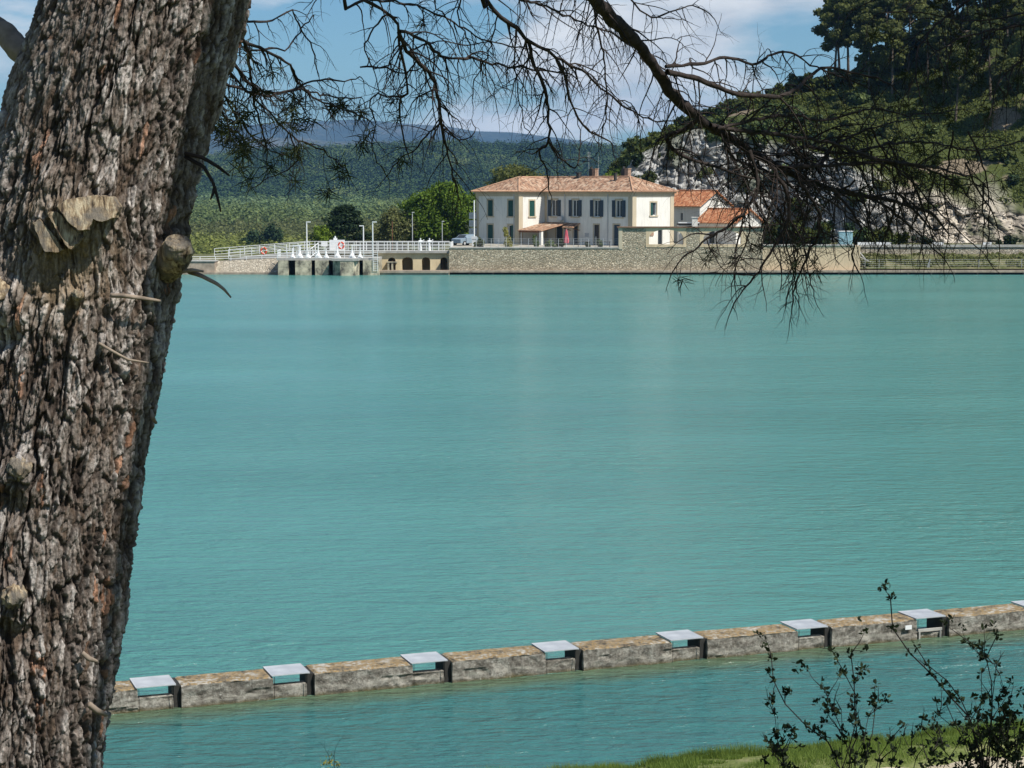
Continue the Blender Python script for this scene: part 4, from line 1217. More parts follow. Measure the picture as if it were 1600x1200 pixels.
    # windows ------------------------------------------------------------
    for i, y in enumerate(up):
        make_window(root, (0, 0, 0), dF, nF, y, hz0, 1.1, hz1 - hz0, 'open', True, 'shutter_blue' if i < 3 else 'shutter_blue')
    for i, (y, w, h, k) in enumerate(lows):
        m = MB(); t = 0.15
        bdn(m, (0, 0, 0), dF, nF, y - w / 2 - t, y - w / 2, 0, h, 0, 0.03); bdn(m, (0, 0, 0), dF, nF, y + w / 2, y + w / 2 + t, 0, h, 0, 0.03)
        bdn(m, (0, 0, 0), dF, nF, y - w / 2 - t, y + w / 2 + t, h, h + .18, 0, 0.035)
        dw = m.build('door', M['stone_trim'], root)
        m = MB(); bdn(m, (0, 0, 0), dF, nF, y - w / 2, y + w / 2, 0.02, h, -0.2, -0.15); m.build('door_leaf', M['shutter_blue'] if i != 1 else M['cowl'], dw)
    for s, z, w in wh: make_window(root, (-PR, yw0, 0), dF, nF, s, z, w, 2.15, 'closed')
    for i, (s, z, w) in enumerate(whl): make_window(root, (-PR, yw0, 0), dF, nF, s, z, w, 2.55, 'closed' if i == 1 else 'half', False, 'shutter', 'door')
    make_window(root, (-PR, yw0, 0), (1, 0, 0), (0, -1, 0), 2.5, 3.75, 1.0, 2.1, 'closed')
    make_window(root, (0, 0, 0), (1, 0, 0), (0, -1, 0), 4.15, 3.95, 1.2, 1.7, 'half')
    make_window(root, (0, 0, 0), (1, 0, 0), (0, -1, 0), 2.375, 0.02, 0.95, 2.08, 'half', False, 'shutter', 'door')
    m = MB(); bdn(m, (0, 0, 0), (1, 0, 0), (0, -1, 0), 3.5, 4.15, 1.3, 1.85, 0, 0.1); m.build('meter_box', M['brick'], root)
    # drain pipes
    mb = MB()
    for (x, y) in ((-0.1, LF - 0.6), (-0.1, ypos(950)), (-0.1, ypos(883)), (-PR - 0.1, yw0 + 0.85)):
        mb.tube([(x, y, 0.1), (x, y, He - 0.3)], 0.055, 6)
    mb.build('drain_pipe', M['galv'], root)
    mb = MB(); mb.box(-0.04, 0.0, ypos(917) - .35, ypos(917) + .35, 1.1, 1.6); mb.build('vent_grille', M['galv'], root)
    mb = MB(); mb.box(-0.45, -0.05, ypos(877) - .45, ypos(877) + .35, 3.2, 3.75); mb.build('air_conditioner', M['ac'], root)
    for z in (3.35, 2.3, 1.2):
        mb = MB(); mb.box(-PR - 0.55, -PR - 0.05, 24 - 0.15 + .003, 24 + 0.85, z, z + 0.85)
        a = mb.build('air_conditioner', M['ac'], root)
        mb = MB(); c = Vector((-PR - 0.56, 24.35, z + .42))
        mb.tube([c, c + Vector((-0.03, 0, 0))], 0.24, 12); mb.build('fan', M['galv'], a)
    # porch in the inner corner
    pr = MB(); zh, zl = 2.95, 1.95
    pa, pb = (-0.02, LF - 0.02, zh), (-0.02, LF - 4.5, zh)
    pc, pd = (-PR - 0.35, LF - 4.5, zl), (-PR - 0.35, LF - 0.02, zl)
    roof_face(pr, [pd, pc, pb, pa], pd, pc)
    dn = lambda p: (p[0], p[1], p[2] - 0.1)
    for a, b in ((pd, pc), (pc, pb)): pr.face([dn(a), dn(b), b, a])
    pr.face([dn(pa), dn(pb), dn(pc), dn(pd)])
    po = pr.build('porch_roof', M['tiles_old'], root)
    mb = MB(); mb.box(-PR - 0.22, -PR + 0.12, LF - 4.4, LF - 4.05, 0, zl - .13); mb.build('porch_pillar', M['stucco'], root)
    mb = MB(); mb.tube([(-PR - 0.05, LF - 3.9, 0), (-PR - 0.05, LF - 3.9, zl - .1)], 0.05, 6); mb.tube([(-PR - 0.05, LF - .5, 0), (-PR - 0.05, LF - .5, zl - .1)], 0.05, 6)
    mb.build('porch_post', M['white_paint'], root)
    mb = MB()
    for k in range(8):
        y = LF - 0.4 - k * 0.56
        mb.tube([(-PR - 0.45, y, zl - 0.2), (-0.05, y, zh - .18)], 0.05, 4)
    mb.tube([(-PR - 0.1, LF - 4.4, zl - 0.2), (-PR - 0.1, LF - .1, zl - .2)], 0.08, 4)
    mb.build('porch_beam', M['wood_dark'], root)
    # small awning right of the porch
    y1 = LF - 4.6; y0 = ypos(907)
    pr = MB(); zh, zl = 2.9, 2.35
    pa, pb, pc, pd = (-0.02, y1, zh), (-0.02, y0, zh), (-1.5, y0, zl), (-1.5, y1, zl)
    roof_face(pr, [pd, pc, pb, pa], pd, pc)
    for a, b in ((pd, pc), (pc, pb)): pr.face([dn(a), dn(b), b, a])
    pr.face([dn(pa), dn(pb), dn(pc), dn(pd)])
    pr.build('door_awning', M['tiles_old'], root)
    mb = MB()
    for y in (y0 + 0.15, y1 - .2): mb.tube([(-0.02, y, 1.9), (-1.3, y, zl - .15)], 0.05, 4)
    mb.build('awning_bracket', M['wood_dark'], root)
villa()

def annex(px, Y, gw, L, zev, zpk, label, wins):
    K = Vector((PX(px, Y, 5), Y, 3.2))
    root = empty('outbuilding', K, math.radians(45), label, 'outbuilding')
    ze, zp = zev - K.z, zpk - K.z
    mb = MB()
    wall_face(mb, (0, 0, 0), (0, 1, 0), (-1, 0, 0), L, 0, ze, [w[:4] for w in wins])
    mb.face([(0, 0, 0), (gw, 0, 0), (gw, 0, ze), (gw / 2, 0, zp), (0, 0, ze)])
    mb.face([(gw, 0, 0), (gw, L, 0), (gw, L, ze), (gw, 0, ze)])
    mb.face([(gw, L, 0), (0, L, 0), (0, L, ze), (gw / 2, L, zp), (gw, L, ze)])
    mb.build('wall', M['stucco'], root)
    for w in wins:
        m = MB(); bdn(m, (0, 0, 0), (0, 1, 0), (-1, 0, 0), w[0], w[1], w[2], w[3], -0.25, -0.2); m.build('window', M['glass'], root)
    mb = MB(); o = 0.4; k = (zp - ze) / (gw / 2)
    for sx in (0, 1):
        xe = -o if sx == 0 else gw + o
        e0, e1 = (xe, -o, ze - o * k + 0.12), (xe, L + o, ze - o * k + 0.12)
        r0, r1 = (gw / 2, -o, zp + 0.12), (gw / 2, L + o, zp + 0.12)
        pts = [e1, e0, r0, r1] if sx == 0 else [e0, e1, r1, r0]
        roof_face(mb, pts, pts[0], pts[1])
        dn = lambda p: (p[0], p[1], p[2] - 0.12)
        mb.face([dn(p) for p in pts[::-1]])
        for a, b in ((0, 1), (1, 2), (3, 0)): mb.face([pts[a], dn(pts[a]), dn(pts[b]), pts[b]])
    rf = mb.build('roof', M['tiles_new'], root)
    mb = MB(); n = int(L / 0.4)
    for i in range(n):
        y = -o + (L + 2 * o) * i / n; mb.tube([(gw / 2, y, zp + .14), (gw / 2, y + (L + 2 * o) / n * 1.1, zp + .17)], [0.12, .10], 7)
    mb.build('ridge_tiles', M['tiles_new'], rf)
    return root
annex(1093, 263, 6.6, 8.5, PZ(321, 263), PZ(299.5, 266), 'small cream outbuilding with orange tile roof and lit gable just right of the villa', [(3.0, 3.4, 3.2, 4.2, 0)])
annex(1150, 254, 5.4, 6.6, PZ(347, 254), PZ(328, 257), 'lower outbuilding with bright orange roof and white gable behind the arched wall', [(3.6, 4.6, 0.3, 2.4, 0)])
def yard_bits():
    Y = 247
    x0, x1 = PX(1060, Y), PX(1092, Y)
    g = empty('lean_to', (x0, Y, 3.3), 0, 'low dark roofed lean-to with white trim between the villa and the outbuilding', 'lean-to')
    mb = MB(); mb.box(0, x1 - x0, 0, 2.5, PZ(352, Y) - 3.3, PZ(349.5, Y) - 3.3); mb.build('flat_roof', M['cowl'], g)
    mb = MB(); mb.box(-.05, x1 - x0 + .05, -0.1, -0.003, PZ(348.6, Y) - 3.3, PZ(347, Y) - 3.3); mb.build('white_edge', M['white_paint'], g)
    mb = MB(); mb.box(0.05, x1 - x0 - .05, 0.1, 2.3, 0, PZ(352, Y) - 3.3); mb.build('wall', M['stucco'], g)
    x = PX(1085, 246.2); mb = MB(); mb.box(x - .35, x + .35, 245.8, 246.5, 3.2, PZ(340, 246)); mb.box(x - .45, x + .45, 245.7, 246.6, PZ(340, 246), PZ(339, 246))
    tag(mb.build('white_chimney', M['stucco']), 'short white chimney stack rising above the tiled wall coping', 'chimney')
    # terrace mesh fence
    zt = ZT + 0.12
    g = empty('terrace_fence', (xw(742), YW + 0.4, zt), 0, 'light wire fence with thin posts along the top of the terrace wall before the villa', 'fence')
    for i in range(20):
        x = xw(744 + i * 11.7) - xw(742)
        mb = MB(); mb.tube([(x, 0, 0), (x, 0, 1.1 if i % 4 else 1.35)], 0.03, 4); mb.build('post', M['galv'], g)
    mb = MB()
    for z in np.arange(0.08, 1.1, 0.2): mb.tube([(0, 0, z), (xw(966) - xw(742), 0, z)], 0.009, 4)
    mb.build('wire', M['galv'], g)
    # umbrella
    c = Vector((PX(885, 246), 246, 3.3))
    g = empty('garden_umbrella', c, 0, 'closed faded pink garden umbrella on the terrace before the villa', 'umbrella')
    mb = MB(); mb.tube([(0, 0, 0), (0, 0, 2.35)], 0.03, 6); mb.build('pole', M['white_paint'], g)
    mb = MB()
    b = []
    for k, (z, r) in enumerate([(0.55, 0.26), (0.9, 0.27), (1.5, 0.17), (2.0, 0.12), (2.3, 0.03)]): b.append((z, r))
    n = 12
    for i, (z, r) in enumerate(b):
        for k in range(n):
            a = 2 * math.pi * k / n; rr = r * (1 + 0.28 * (-1) ** k); mb.v.append((rr * math.cos(a), rr * math.sin(a), z + (0.08 * (-1) ** k if i == 0 else 0)))
    for i in range(len(b) - 1):
        for k in range(n):
            mb.f.append((i * n + k, i * n + (k + 1) % n, (i + 1) * n + (k + 1) % n, (i + 1) * n + k)); mb.uv += [(0, 0)] * 4
    mb.build('canopy', M['pink'], g)
    # white pole left of villa
    x = PX(741, 252)
    g = empty('white_pole', (x, 252, 3.3), 0, 'white pole with a small box at its foot left of the villa', 'pole')
    mb = MB(); mb.tube([(0, 0, 0.9), (0, 0, PZ(313, 252) - 3.3)], 0.08, 8); mb.build('shaft', M['white_paint'], g)
    mb = MB(); mb.box(-.3, .3, -.2, .2, 0.0, 0.9); mb.box(-.36, .36, -.26, .26, 0.9, 1.25); mb.build('base_box', M['ac'], g)
    # terrace tables: low dark pieces
    for k, (px, lb) in enumerate(((912, 'dark low garden table on the terrace left of the doors'), (944, 'dark low garden table with a white jug near the arched wall'))):
        g = empty('garden_table', (PX(px, 246), 246, 3.3), 0, lb, 'table', 'garden tables on the terrace')
        mb = MB(); mb.box(-.8, .8, -.4, .4, 0.7, 0.75); mb.build('table_top', M['cowl'], g)
        for sx in (-.7, .7):
            for sy in (-.3, .3): mb = MB(); mb.tube([(sx, sy, 0), (sx, sy, .7)], 0.03, 5); mb.build('leg', M['cowl'], g)
    # parked car left of the villa
    def car(px, Y, lb, mat, L=4.1, rz=0.15, zb=3.3):
        g = empty('parked_car', (PX(px, Y), Y, zb), rz, lb, 'car')
        prof = [(-2.05, .35), (-2.05, .85), (-1.75, .95), (-1.1, 1.02), (-.55, 1.42), (.75, 1.46), (1.35, 1.05), (1.95, .95), (2.08, .6), (2.05, .35)]
        mb = MB(); n = len(prof)
        for (w, s_) in ((-.82, 0), (-.76, 1)): pass
        ring = []
        for y, kx in ((-.84, .97), (-.78, 1), (.78, 1), (.84, .97)):
            for (x, z) in prof:
                tuck = 0.14 if z > 1.1 else 0
                yy = y * (1 - tuck); mb.v.append((x * kx * L / 4.1, yy, z if abs(y) < .8 else z - .03))
        for r in range(3):
            for k in range(n): mb.f.append((r * n + k, r * n + (k + 1) % n, (r + 1) * n + (k + 1) % n, (r + 1) * n + k)); mb.uv += [(0, 0)] * 4
        mb.f.append(tuple(range(n))[::-1]); mb.uv += [(0, 0)] * n; mb.f.append(tuple(range(3 * n, 4 * n))); mb.uv += [(0, 0)] * n
        mb.build('body', mat, g)
        mb = MB()
        for s_ in (-1, 1):
            y = s_ * 0.735
            mb.face([(-.95, y + s_ * .035, 1.03), (1.15, y + s_ * .035, 1.06), (.7, y, 1.36), (-.5, y, 1.34)])
        mb.face([(-1.12, -.6, 1.06), (-1.12, .6, 1.06), (-.6, .58, 1.42), (-.6, -.58, 1.42)]); mb.face([(1.34, -.6, 1.1), (1.34, .6, 1.1), (.82, .58, 1.46), (.82, -.58, 1.46)])
        mb.build('window', M['glass'], g)
        for x in (-1.3, 1.3):
            for y in (-.8, .8):
                mb = MB(); mb.tube([(x, y - .1, .32), (x, y + .1, .32)], .32, 14); wl = mb.build('wheel', M['tyre'], g)
                mb = MB(); mb.tube([(x, y - .11, .32), (x, y + .11, .32)], .19, 10); mb.build('rim', M['galv'], wl)
    car(728, 254, 'silver blue car parked at the left end of the terrace', M['car_blue'], rz=0.9)
yard_bits()
tsheet = sheet('terrace', -7.8, 43.4, YW + 0.82, 262, 3.32, M['terrace'])
tsheet.name = 'terrace'

# ================================================================== HAZE
def haze():
    mb = MB(); mb.box(-10900, 10900, -500, 10900, -15, 420)
    o = mb.build('haze', None)
    m = bpy.data.materials.new('haze_air'); m.use_nodes = True; t = m.node_tree; t.nodes.clear()
    out = t.nodes.new('ShaderNodeOutputMaterial'); v = t.nodes.new('ShaderNodeVolumePrincipled')
    v.inputs['Color'].default_value = (0.26, 0.55, 1.0, 1); v.inputs['Density'].default_value = 5.2e-5; v.inputs['Anisotropy'].default_value = 0.0
    t.links.new(v.outputs[0], out.inputs['Volume']); o.data.materials.append(m)
    tag(o, kind='stuff', label='thin blue haze over the valley', cat='haze')
haze()

# ================================================================== VEGETATION
def leaf_cloud(rng, centres, radii, per, size, outward=0.5, flat=1.0):
    """random leaf quads spread through ellipsoid clumps"""
    C = np.repeat(np.asarray(centres, float), per, 0); R = np.repeat(np.asarray(radii, float), per, 0)
    n = len(C)
    d = rng.normal(size=(n, 3)); d /= np.linalg.norm(d, axis=1)[:, None]
    rr = rng.random(n) ** 0.45 * rng.uniform(0.85, 1.12, n)
    pos = C + d * R * rr[:, None]
    nr = d * outward + rng.normal(size=(n, 3)) * (1 - outward) * 0.8
    nr[:, 2] += 0.25
    nr /= np.linalg.norm(nr, axis=1)[:, None]
    t = np.cross(nr, rng.normal(size=(n, 3))); t /= np.linalg.norm(t, axis=1)[:, None]
    b = np.cross(nr, t)
    s = size * rng.uniform(0.55, 1.35, n)[:, None]
    V = np.stack([pos - t * s * .5 - b * s * .35, pos + t * s * .5 - b * s * .25, pos + t * s * .35 + b * s * .45, pos - t * s * .4 + b * s * .3], 1)
    return V.reshape(-1, 3)
def mk_quads(V): return np.arange(len(V)).reshape(-1, 4)
def tree_proto(seed, H, base, R, kind, nleaf, leaf):
    rng = np.random.default_rng(seed); r2 = random.Random(seed)
    mb = MB(); cs = []; rs = []
    lean = Vector((r2.uniform(-.06, .06), r2.uniform(-.06, .06), 1))
    top = lean * H
    tp = [Vector((0, 0, -0.6)), lean * (base * 0.5), lean * base, lean * (H * 0.75), top * 0.96]
    w = 0.018 * H if kind != 'poplar' else 0.012 * H
    mb.tube(tp, [w * 1.1, w * .9, w * .75, w * .4, w * .12], 7)
    nc = {'pine': 17, 'dense': 34, 'round': 26, 'poplar': 12, 'conic': 22}[kind]
    for i in range(nc):
        u = (i + 0.5) / nc
        z = base + (H - base) * (u ** 0.8)
        if kind == 'pine': prof = (0.55 + 0.6 * math.sin(math.pi * min(1, u * 1.05))) * (1 if u < .75 else 1.7 - u)
        elif kind == 'conic': prof = (1 - u) * 1.05 + 0.12
        elif kind == 'poplar': prof = 0.5 + 0.5 * math.sin(math.pi * u)
        else: prof = math.sqrt(max(0.05, 1 - (1.75 * u - 0.75) ** 2)) 
        rad = R * prof * r2.uniform(0.35, 0.95)
        a = i * 2.399 + r2.uniform(-.4, .4)
        c = lean * z + Vector((math.cos(a) * rad, math.sin(a) * rad, r2.uniform(-.3, .3)))
        cr = R * {'pine': 0.40, 'dense': 0.34, 'round': 0.40, 'poplar': .75, 'conic': 0.42 * (1.15 - 0.6 * u)}[kind] * r2.uniform(.7, 1.15)
        fl = {'pine': 0.62, 'dense': 0.8, 'round': .8, 'poplar': 1.5, 'conic': 0.6}[kind]
        cs.append(tuple(c)); rs.append((cr, cr, cr * fl))
        zz = max(base * 0.7, z - rad * 0.55)
        if kind != 'poplar': mb.tube([lean * zz, lean * zz * .35 + c * .65, c], [w * .35, w * .22, w * .08], 4)
    tr = mb.mesh('trunk', M['trunk_far'])
    V = leaf_cloud(rng, cs, rs, nleaf // nc, leaf, 0.45)
    return tr, V
def protos(seeds, kind, H, base, R, nleaf, leaf, mat):
    out = []
    for s_ in seeds:
        tr, V = tree_proto(s_, H, base, R, kind, nleaf, leaf)
        out.append((tr, np_mesh('crown', V, mk_quads(V), M[mat])))
    return out
def put_tree(pr, name, loc, s, rz, label, cat, group=None, sz=None):
    g = empty(name, loc, rz, label, cat, group)
    g.scale = (s, s, s * (sz or 1))
    if pr[0]: link('trunk', pr[0], g)
    link('crown', pr[1], g)
    return g
pines = protos((1, 2, 3, 4, 5), 'pine', 13.0, 5.0, 3.3, 5200, 0.40, 'pine_leaf')
rnd = random.Random(11)
def hill_pines():
    spots = []
    # crest line trees (photo x px at D~330) and slope trees
    for px, t, s in ((1296, 1.95, 1.0), (1318, 1.98, 1.05), (1338, 1.90, 0.95), (1352, 2.0, 1.15), (1372, 1.85, 1.0), (1392, 1.97, 1.1), (1410, 1.80, .95), (1428, 1.93, 1.15),
                     (1450, 1.88, 1.0), (1468, 2.0, 1.1), (1486, 1.75, 1.05), (1500, 1.9, 1.1), (1520, 1.82, 1.0), (1545, 1.95, 1.15), (1560, 1.72, 1.0), (1580, 1.88, 1.1), (1598, 1.78, 1.0), (1620, 1.9, 1.1), (1645, 1.7, 1.05), (1690, 1.85, 1.1),
                     (1350, 1.72, .8), (1385, 1.66, .85), (1440, 1.68, .9), (1465, 1.58, .9), (1512, 1.6, .95), (1535, 1.5, .9), (1575, 1.55, 1.0), (1592, 1.34, .95), (1482, 1.44, .8), (1615, 1.5, 1.0), (1640, 1.35, 1.0), (1306, 2.06, 1.1), (1345, 2.1, 1.15), (1378, 2.12, 1.2), (1420, 2.1, 1.2), (1475, 2.1, 1.2), (1530, 2.1, 1.2), (1590, 2.1, 1.2)):
        D = 271 + 61 * (t - 1) if t < 2 else 332 + 140 * (t - 2)
        x = (px - 800) / F * (D + 1)
        p = hill_at(x, t)
        spots.append((p, s))
    for i, (p, s) in enumerate(spots):
        put_tree(pines[i % 5], 'pine_tree', p, s * rnd.uniform(.92, 1.08), rnd.uniform(0, 6.28), 'tall slender dark pine in the grove covering the right hand hillside', 'pine tree', 'pines on the right hillside', rnd.uniform(.95, 1.12))
hill_pines()
# scrub on the hill
def shrub_proto(seed, mat, n=900, leaf=0.26):
    rng = np.random.default_rng(seed)
    k = 9; cs = rng.normal(size=(k, 3)) * (0.55, 0.55, 0.28) + (0, 0, 0.55); rs = np.full((k, 3), 0.5) * rng.uniform(.7, 1.2, (k, 1))
    V = leaf_cloud(rng, cs, rs, n // k, leaf, .5)
    return (None, np_mesh('foliage', V, mk_quads(V), M[mat]))
shrubs = [shrub_proto(s_, m_) for s_, m_ in ((21, 'leaf_shrub'), (22, 'leaf_shrub'), (23, 'pine_leaf'), (24, 'leaf_mid'), (25, 'leaf_shrub'), (26, 'pine_leaf_dark'))]
def put_shrub(p, s, label, k=None, group='scrub bushes on the rocky hill', sz=1.0):
    pr = shrubs[rnd.randrange(6) if k is None else k]
    o = link('shrub', pr[1], None, p); o.scale = (s, s, s * sz); o.rotation_euler = (0, 0, rnd.uniform(0, 6.28))
    return tag(o, label, 'bush', group)
def hill_scrub():
    n = 0
    # skyline shrubs
    for px in np.linspace(1000, 1290, 19):
        t = 1.97 + rnd.uniform(-.08, .04); D = 332
        p = hill_at((px - 800) / F * D, t); put_shrub(p, rnd.uniform(1.1, 2.1), 'rounded green bush on the skyline above the grey cliff left of the pine grove', None, 'bushes on the skyline')
    # cliff top and slope
    tries = 0
    while n < 260 and tries < 2000:
        tries += 1
        x = rnd.uniform(12, 96); t = 1.04 + 0.94 * rnd.random() ** 1.1
        if float(fbm(np.array(x * 0.11), np.array(t * 4), 0, 5)) < 0.42: continue
        p = hill_at(x, t)
        if p.y < 262: continue
        put_shrub(p + Vector((0, 0, -.15)), rnd.uniform(0.7, 1.9), 'low green scrub bush on the sloping ground of the right hand hill', None, 'scrub bushes on the rocky hill', rnd.uniform(.6, 1.0)); n += 1
    for x, t, s in ((20, .62, 1.2), (23, .8, 1.3), (28.5, .55, 1.1), (33, .75, 1.4), (24.5, .35, .9), (39, .6, 1.5), (43, .8, 1.4), (48, .5, 1.2), (30, .9, 1.6), (36, .92, 1.6), (18, .9, 1.5), (52, .85, 1.3), (17, .7, 1.6), (15.5, .8, 1.6), (58, .7, .8), (41, .3, 1.3)):
        p = hill_at(x, t); put_shrub(p, s, 'green bush growing out of a ledge on the pale limestone cliff', None, 'bushes on the cliff ledges', .9)
    # foot of the cliff behind the walls
    for px, Y, s, k in ((1205, 262, 2.2, 2), (1222, 260, 2.0, 5), (1240, 262, 2.3, 2), (1262, 259, 1.8, 0), (1282, 260, 2.1, 5), (1345, 258, 1.4, 3), (1365, 257, 1.5, 0), (1385, 258, 1.3, 3), (1405, 258, 1.1, 0), (1445, 257.5, .8, 5)):
        put_shrub(Vector((PX(px, Y), Y, 3.3)), s, 'dense dark bush at the foot of the cliff beyond the beige wall', k, 'bushes at the foot of the cliff', 1.15)
    put_shrub(Vector((PX(1571, 259), 259, 3.3)), .95, 'single round dark bush at the base of the tan rocks near the right edge', 5, None, 1.0)
    put_shrub(Vector((PX(1583, 259), 259, 3.3)), .6, 'smaller dark bush just right of the round one below the tan rocks', 5, None, 1.0)
    put_shrub(Vector((PX(1350, 243.6), 243.6, .8)), .6, 'low dark bush at the left end of the wire fence by the kerb', 5, None, .8)
hill_scrub()
def grass_tufts_far():
    rng = np.random.default_rng(8); N = 9000
    x = rng.uniform(43.8, 92, N); y = rng.uniform(243.0, 247.7, N); keep = vnoise(x * 0.5, y * .9, 0, 3) > 0.42
    x, y = x[keep], y[keep]; N = len(x); z = bank_z(x, y)
    C = np.stack([x, y, z + 0.12], -1)
    V = leaf_cloud(rng, C, np.full((N, 3), .2) * (1, 1, .8), 2, 0.24, .3)
    tag(link('bank_grass', np_mesh('bank_grass', V, mk_quads(V), M['leaf_olive'])), 'patchy green grass on the sloping bank below the road wall', 'grass', kind='stuff')
    # slope grass of the rocky hill
    N = 60000; xx = rng.uniform(8, 110, N); tt = rng.uniform(1.02, 2.05, N)
    i = np.clip(((xx - 5) / HS).round().astype(int), 0, nx - 1); j = np.clip(np.searchsorted(tts, tt), 0, len(tts) - 1)
    C = np.stack([HX[j, i] + rng.uniform(-.3, .3, N), HY2[j, i], HZ2[j, i] + .1], -1)
    C = C[(patch[j, i, 0] < .4) & (vnoise(xx * .3, tt * 14, 0, 6) > .35)]
    V = leaf_cloud(rng, C, np.full((len(C), 3), .5) * (1, 1, .7), 3, 0.30, .3)
    tag(link('hill_groundcover', np_mesh('hill_groundcover', V, mk_quads(V), M['leaf_shrub'])), 'green herbs and low growth covering the right hand slope', 'ground cover', kind='stuff')
grass_tufts_far()

# individual trees behind the sluice and the villa
def big_trees():
    p = protos((31,), 'conic', 6.2, 0.7, 3.3, 9000, 0.22, 'pine_leaf_dark')[0]
    put_tree(p, 'pine_tree', (PX(545, 276), 276, 1.6), 1.42, 0, 'broad dark conical pine standing behind the white sluice railing', 'pine tree', None, .74)
    p = protos((32,), 'dense', 8.9, 0.6, 5.0, 15000, 0.30, 'leaf_bright')[0]
    put_tree(p, 'leafy_tree', (PX(700, 278), 278, 2.0), 1.0, 0.5, 'large bright green leafy tree left of the villa', 'tree')
    p = protos((33,), 'dense', 6.4, 0.5, 3.6, 8000, 0.26, 'leaf_bright')[0]
    put_tree(p, 'leafy_tree', (PX(662, 277), 277, 2.4), 1.12, 1.5, 'lower bright green tree joining the left side of the large one', 'tree')
    p = protos((34,), 'round', 5.0, 0.5, 3.0, 6000, 0.24, 'leaf_olive')[0]
    put_tree(p, 'leafy_tree', (PX(618, 276), 276, 1.4), 1.15, 1.0, 'olive green tree between the dark pine and the bright green tree', 'tree')
    p2 = protos((35,), 'round', 4.2, 0.3, 2.6, 5000, 0.24, 'leaf_bright')[0]
    put_tree(p2, 'leafy_tree', (PX(512, 274), 274, 1.6), .85, 1.0, 'small bright green tree hugging the left side of the dark pine', 'tree')
    put_tree(p, 'leafy_tree', (PX(590, 290), 290, -0.5), 1.0, 2.6, 'yellowish olive tree just right of the dark pine', 'tree')
    p = protos((36,), 'dense', 12.5, 3.5, 5.6, 12000, 0.34, 'pine_leaf')[0]
    put_tree(p, 'pine_tree', (PX(812, 300), 300, 1.0), 1.0, 0, 'broad round topped pine showing above the left end of the villa roof', 'pine tree')
    p = protos((37,), 'dense', 10.5, 2.5, 3.2, 7000, 0.30, 'leaf_bright')[0]
    put_tree(p, 'leafy_tree', (PX(968, 292), 292, 3.0), 1.0, 0, 'light green tree top showing over the villa roof between its chimneys', 'tree')
    put_tree(p, 'leafy_tree', (PX(1022, 322), 322, 9.6), .72, 2, 'light green tree on the ridge just left of the grey cliff', 'tree')
    # terrace plants
    for k, (px, Y, s, sz, kk, lb) in enumerate(((792, 247, .75, 2.1, 1, 'tall yellowish bamboo like plant before the shuttered door of the villa'), (750, 247, .6, 1.3, 4, 'small round plant at the left end of the terrace wall'),
                                         (837, 248, .45, 2.6, 3, 'small green tree under the porch roof of the villa'), (857, 247, .5, 1.3, 3, 'green potted shrub right of the porch pillar'), (876, 247, .5, 1.6, 0, 'leafy shrub just left of the pink umbrella'),
                                         (866, 246, .3, 1.4, 3, 'tiny shrub between the porch pillar and the umbrella'), (918, 246.5, .35, 1.5, 3, 'low plant on the terrace left of the brown door'), (938, 247, .35, 2.0, 3, 'small bright plant on the terrace beside the brown door'))):
        o = put_shrub(Vector((PX(px, Y), Y, 3.3)), s, lb, kk, None, sz)
        if k == 0: o.data = yellow_shrub
yellow_shrub = shrub_proto(77, 'leaf_yellow', 700, .22)[1]
big_trees()
def valley():
    rng = np.random.default_rng(3)
    # poplars
    pp = protos((41, 42), 'poplar', 13, 1.5, 2.0, 1800, 0.5, 'leaf_poplar')
    for i, (px, s) in enumerate(((378, .75), (386, .85), (394, .95), (401, .9), (418, 1.0), (427, 1.05), (436, .98))):
        put_tree(pp[i % 2], 'poplar_tree', (PX(px, 560), 560, -13.4), s * .93, i, 'dark narrow poplar in the row standing in the valley left of the sluice', 'poplar', 'poplars in the valley')
    def wood(name, label, n, yr, xr, hh, mat, leafk, per, seed, dens=0.0):
        r = np.random.default_rng(seed)
        Y = r.uniform(yr[0] ** .5, yr[1] ** .5, n) ** 2; px = r.uniform(xr[0], xr[1], n); X = (px - 800) / F * Y
        k = fbm(X * .012, Y * .006, 0, seed) > dens
        X, Y = X[k], Y[k]; n = len(X)
        R = r.uniform(hh[0], hh[1], n); H = R * r.uniform(1.0, 1.5, n)
        Z = np.where(Y > 1840, fhill_z(X, Y), -13.4)
        C = np.stack([X, Y, Z + H * .9], -1)
        V = leaf_cloud(r, C, np.stack([R, R, H * .85], -1), per, 1.0, .75 if yr[0] < 1000 else .88)
        # scale quads with the tree size
        q = V.reshape(n, per, 4, 3); m = q.mean(2, keepdims=True); q = m + (q - m) * (R * leafk)[:, None, None, None]
        V = q.reshape(-1, 3)
        o = link(name, np_mesh(name, V, mk_quads(V), M[mat])); tag(o, label, 'woods', kind='stuff')
    wood('valley_woods', 'olive green woods filling the near valley floor', 1000, (650, 1020), (120, 1000), (3.0, 5.0), 'leaf_olive', .20, 200, 5, .36)
    wood('valley_woods', 'mid green woods further out on the valley floor', 1700, (900, 1850), (120, 1050), (4, 7.5), 'leaf_mid', .18, 170, 6)
    wood('valley_woods', 'pale green willow groves at the foot of the forested hill', 650, (1150, 2000), (150, 860), (5, 8.5), 'leaf_pale', .25, 110, 7, .5)
    wood('valley_woods', 'bright green thickets just beyond the left quay', 330, (480, 640), (150, 640), (3.4, 4.9), 'leaf_bright2', .16, 330, 9, .3)
    wood('hill_forest', 'dark green forest covering the long hill across the valley', 15500, (1860, 2850), (60, 1180), (3.0, 9.5), 'leaf_forest', .25, 56, 8)
    wood('hill_forest', 'lighter green clearings and young trees scattered over the long forested hill', 1700, (1870, 2500), (100, 1150), (4, 7), 'leaf_mid', .45, 26, 18, .56)
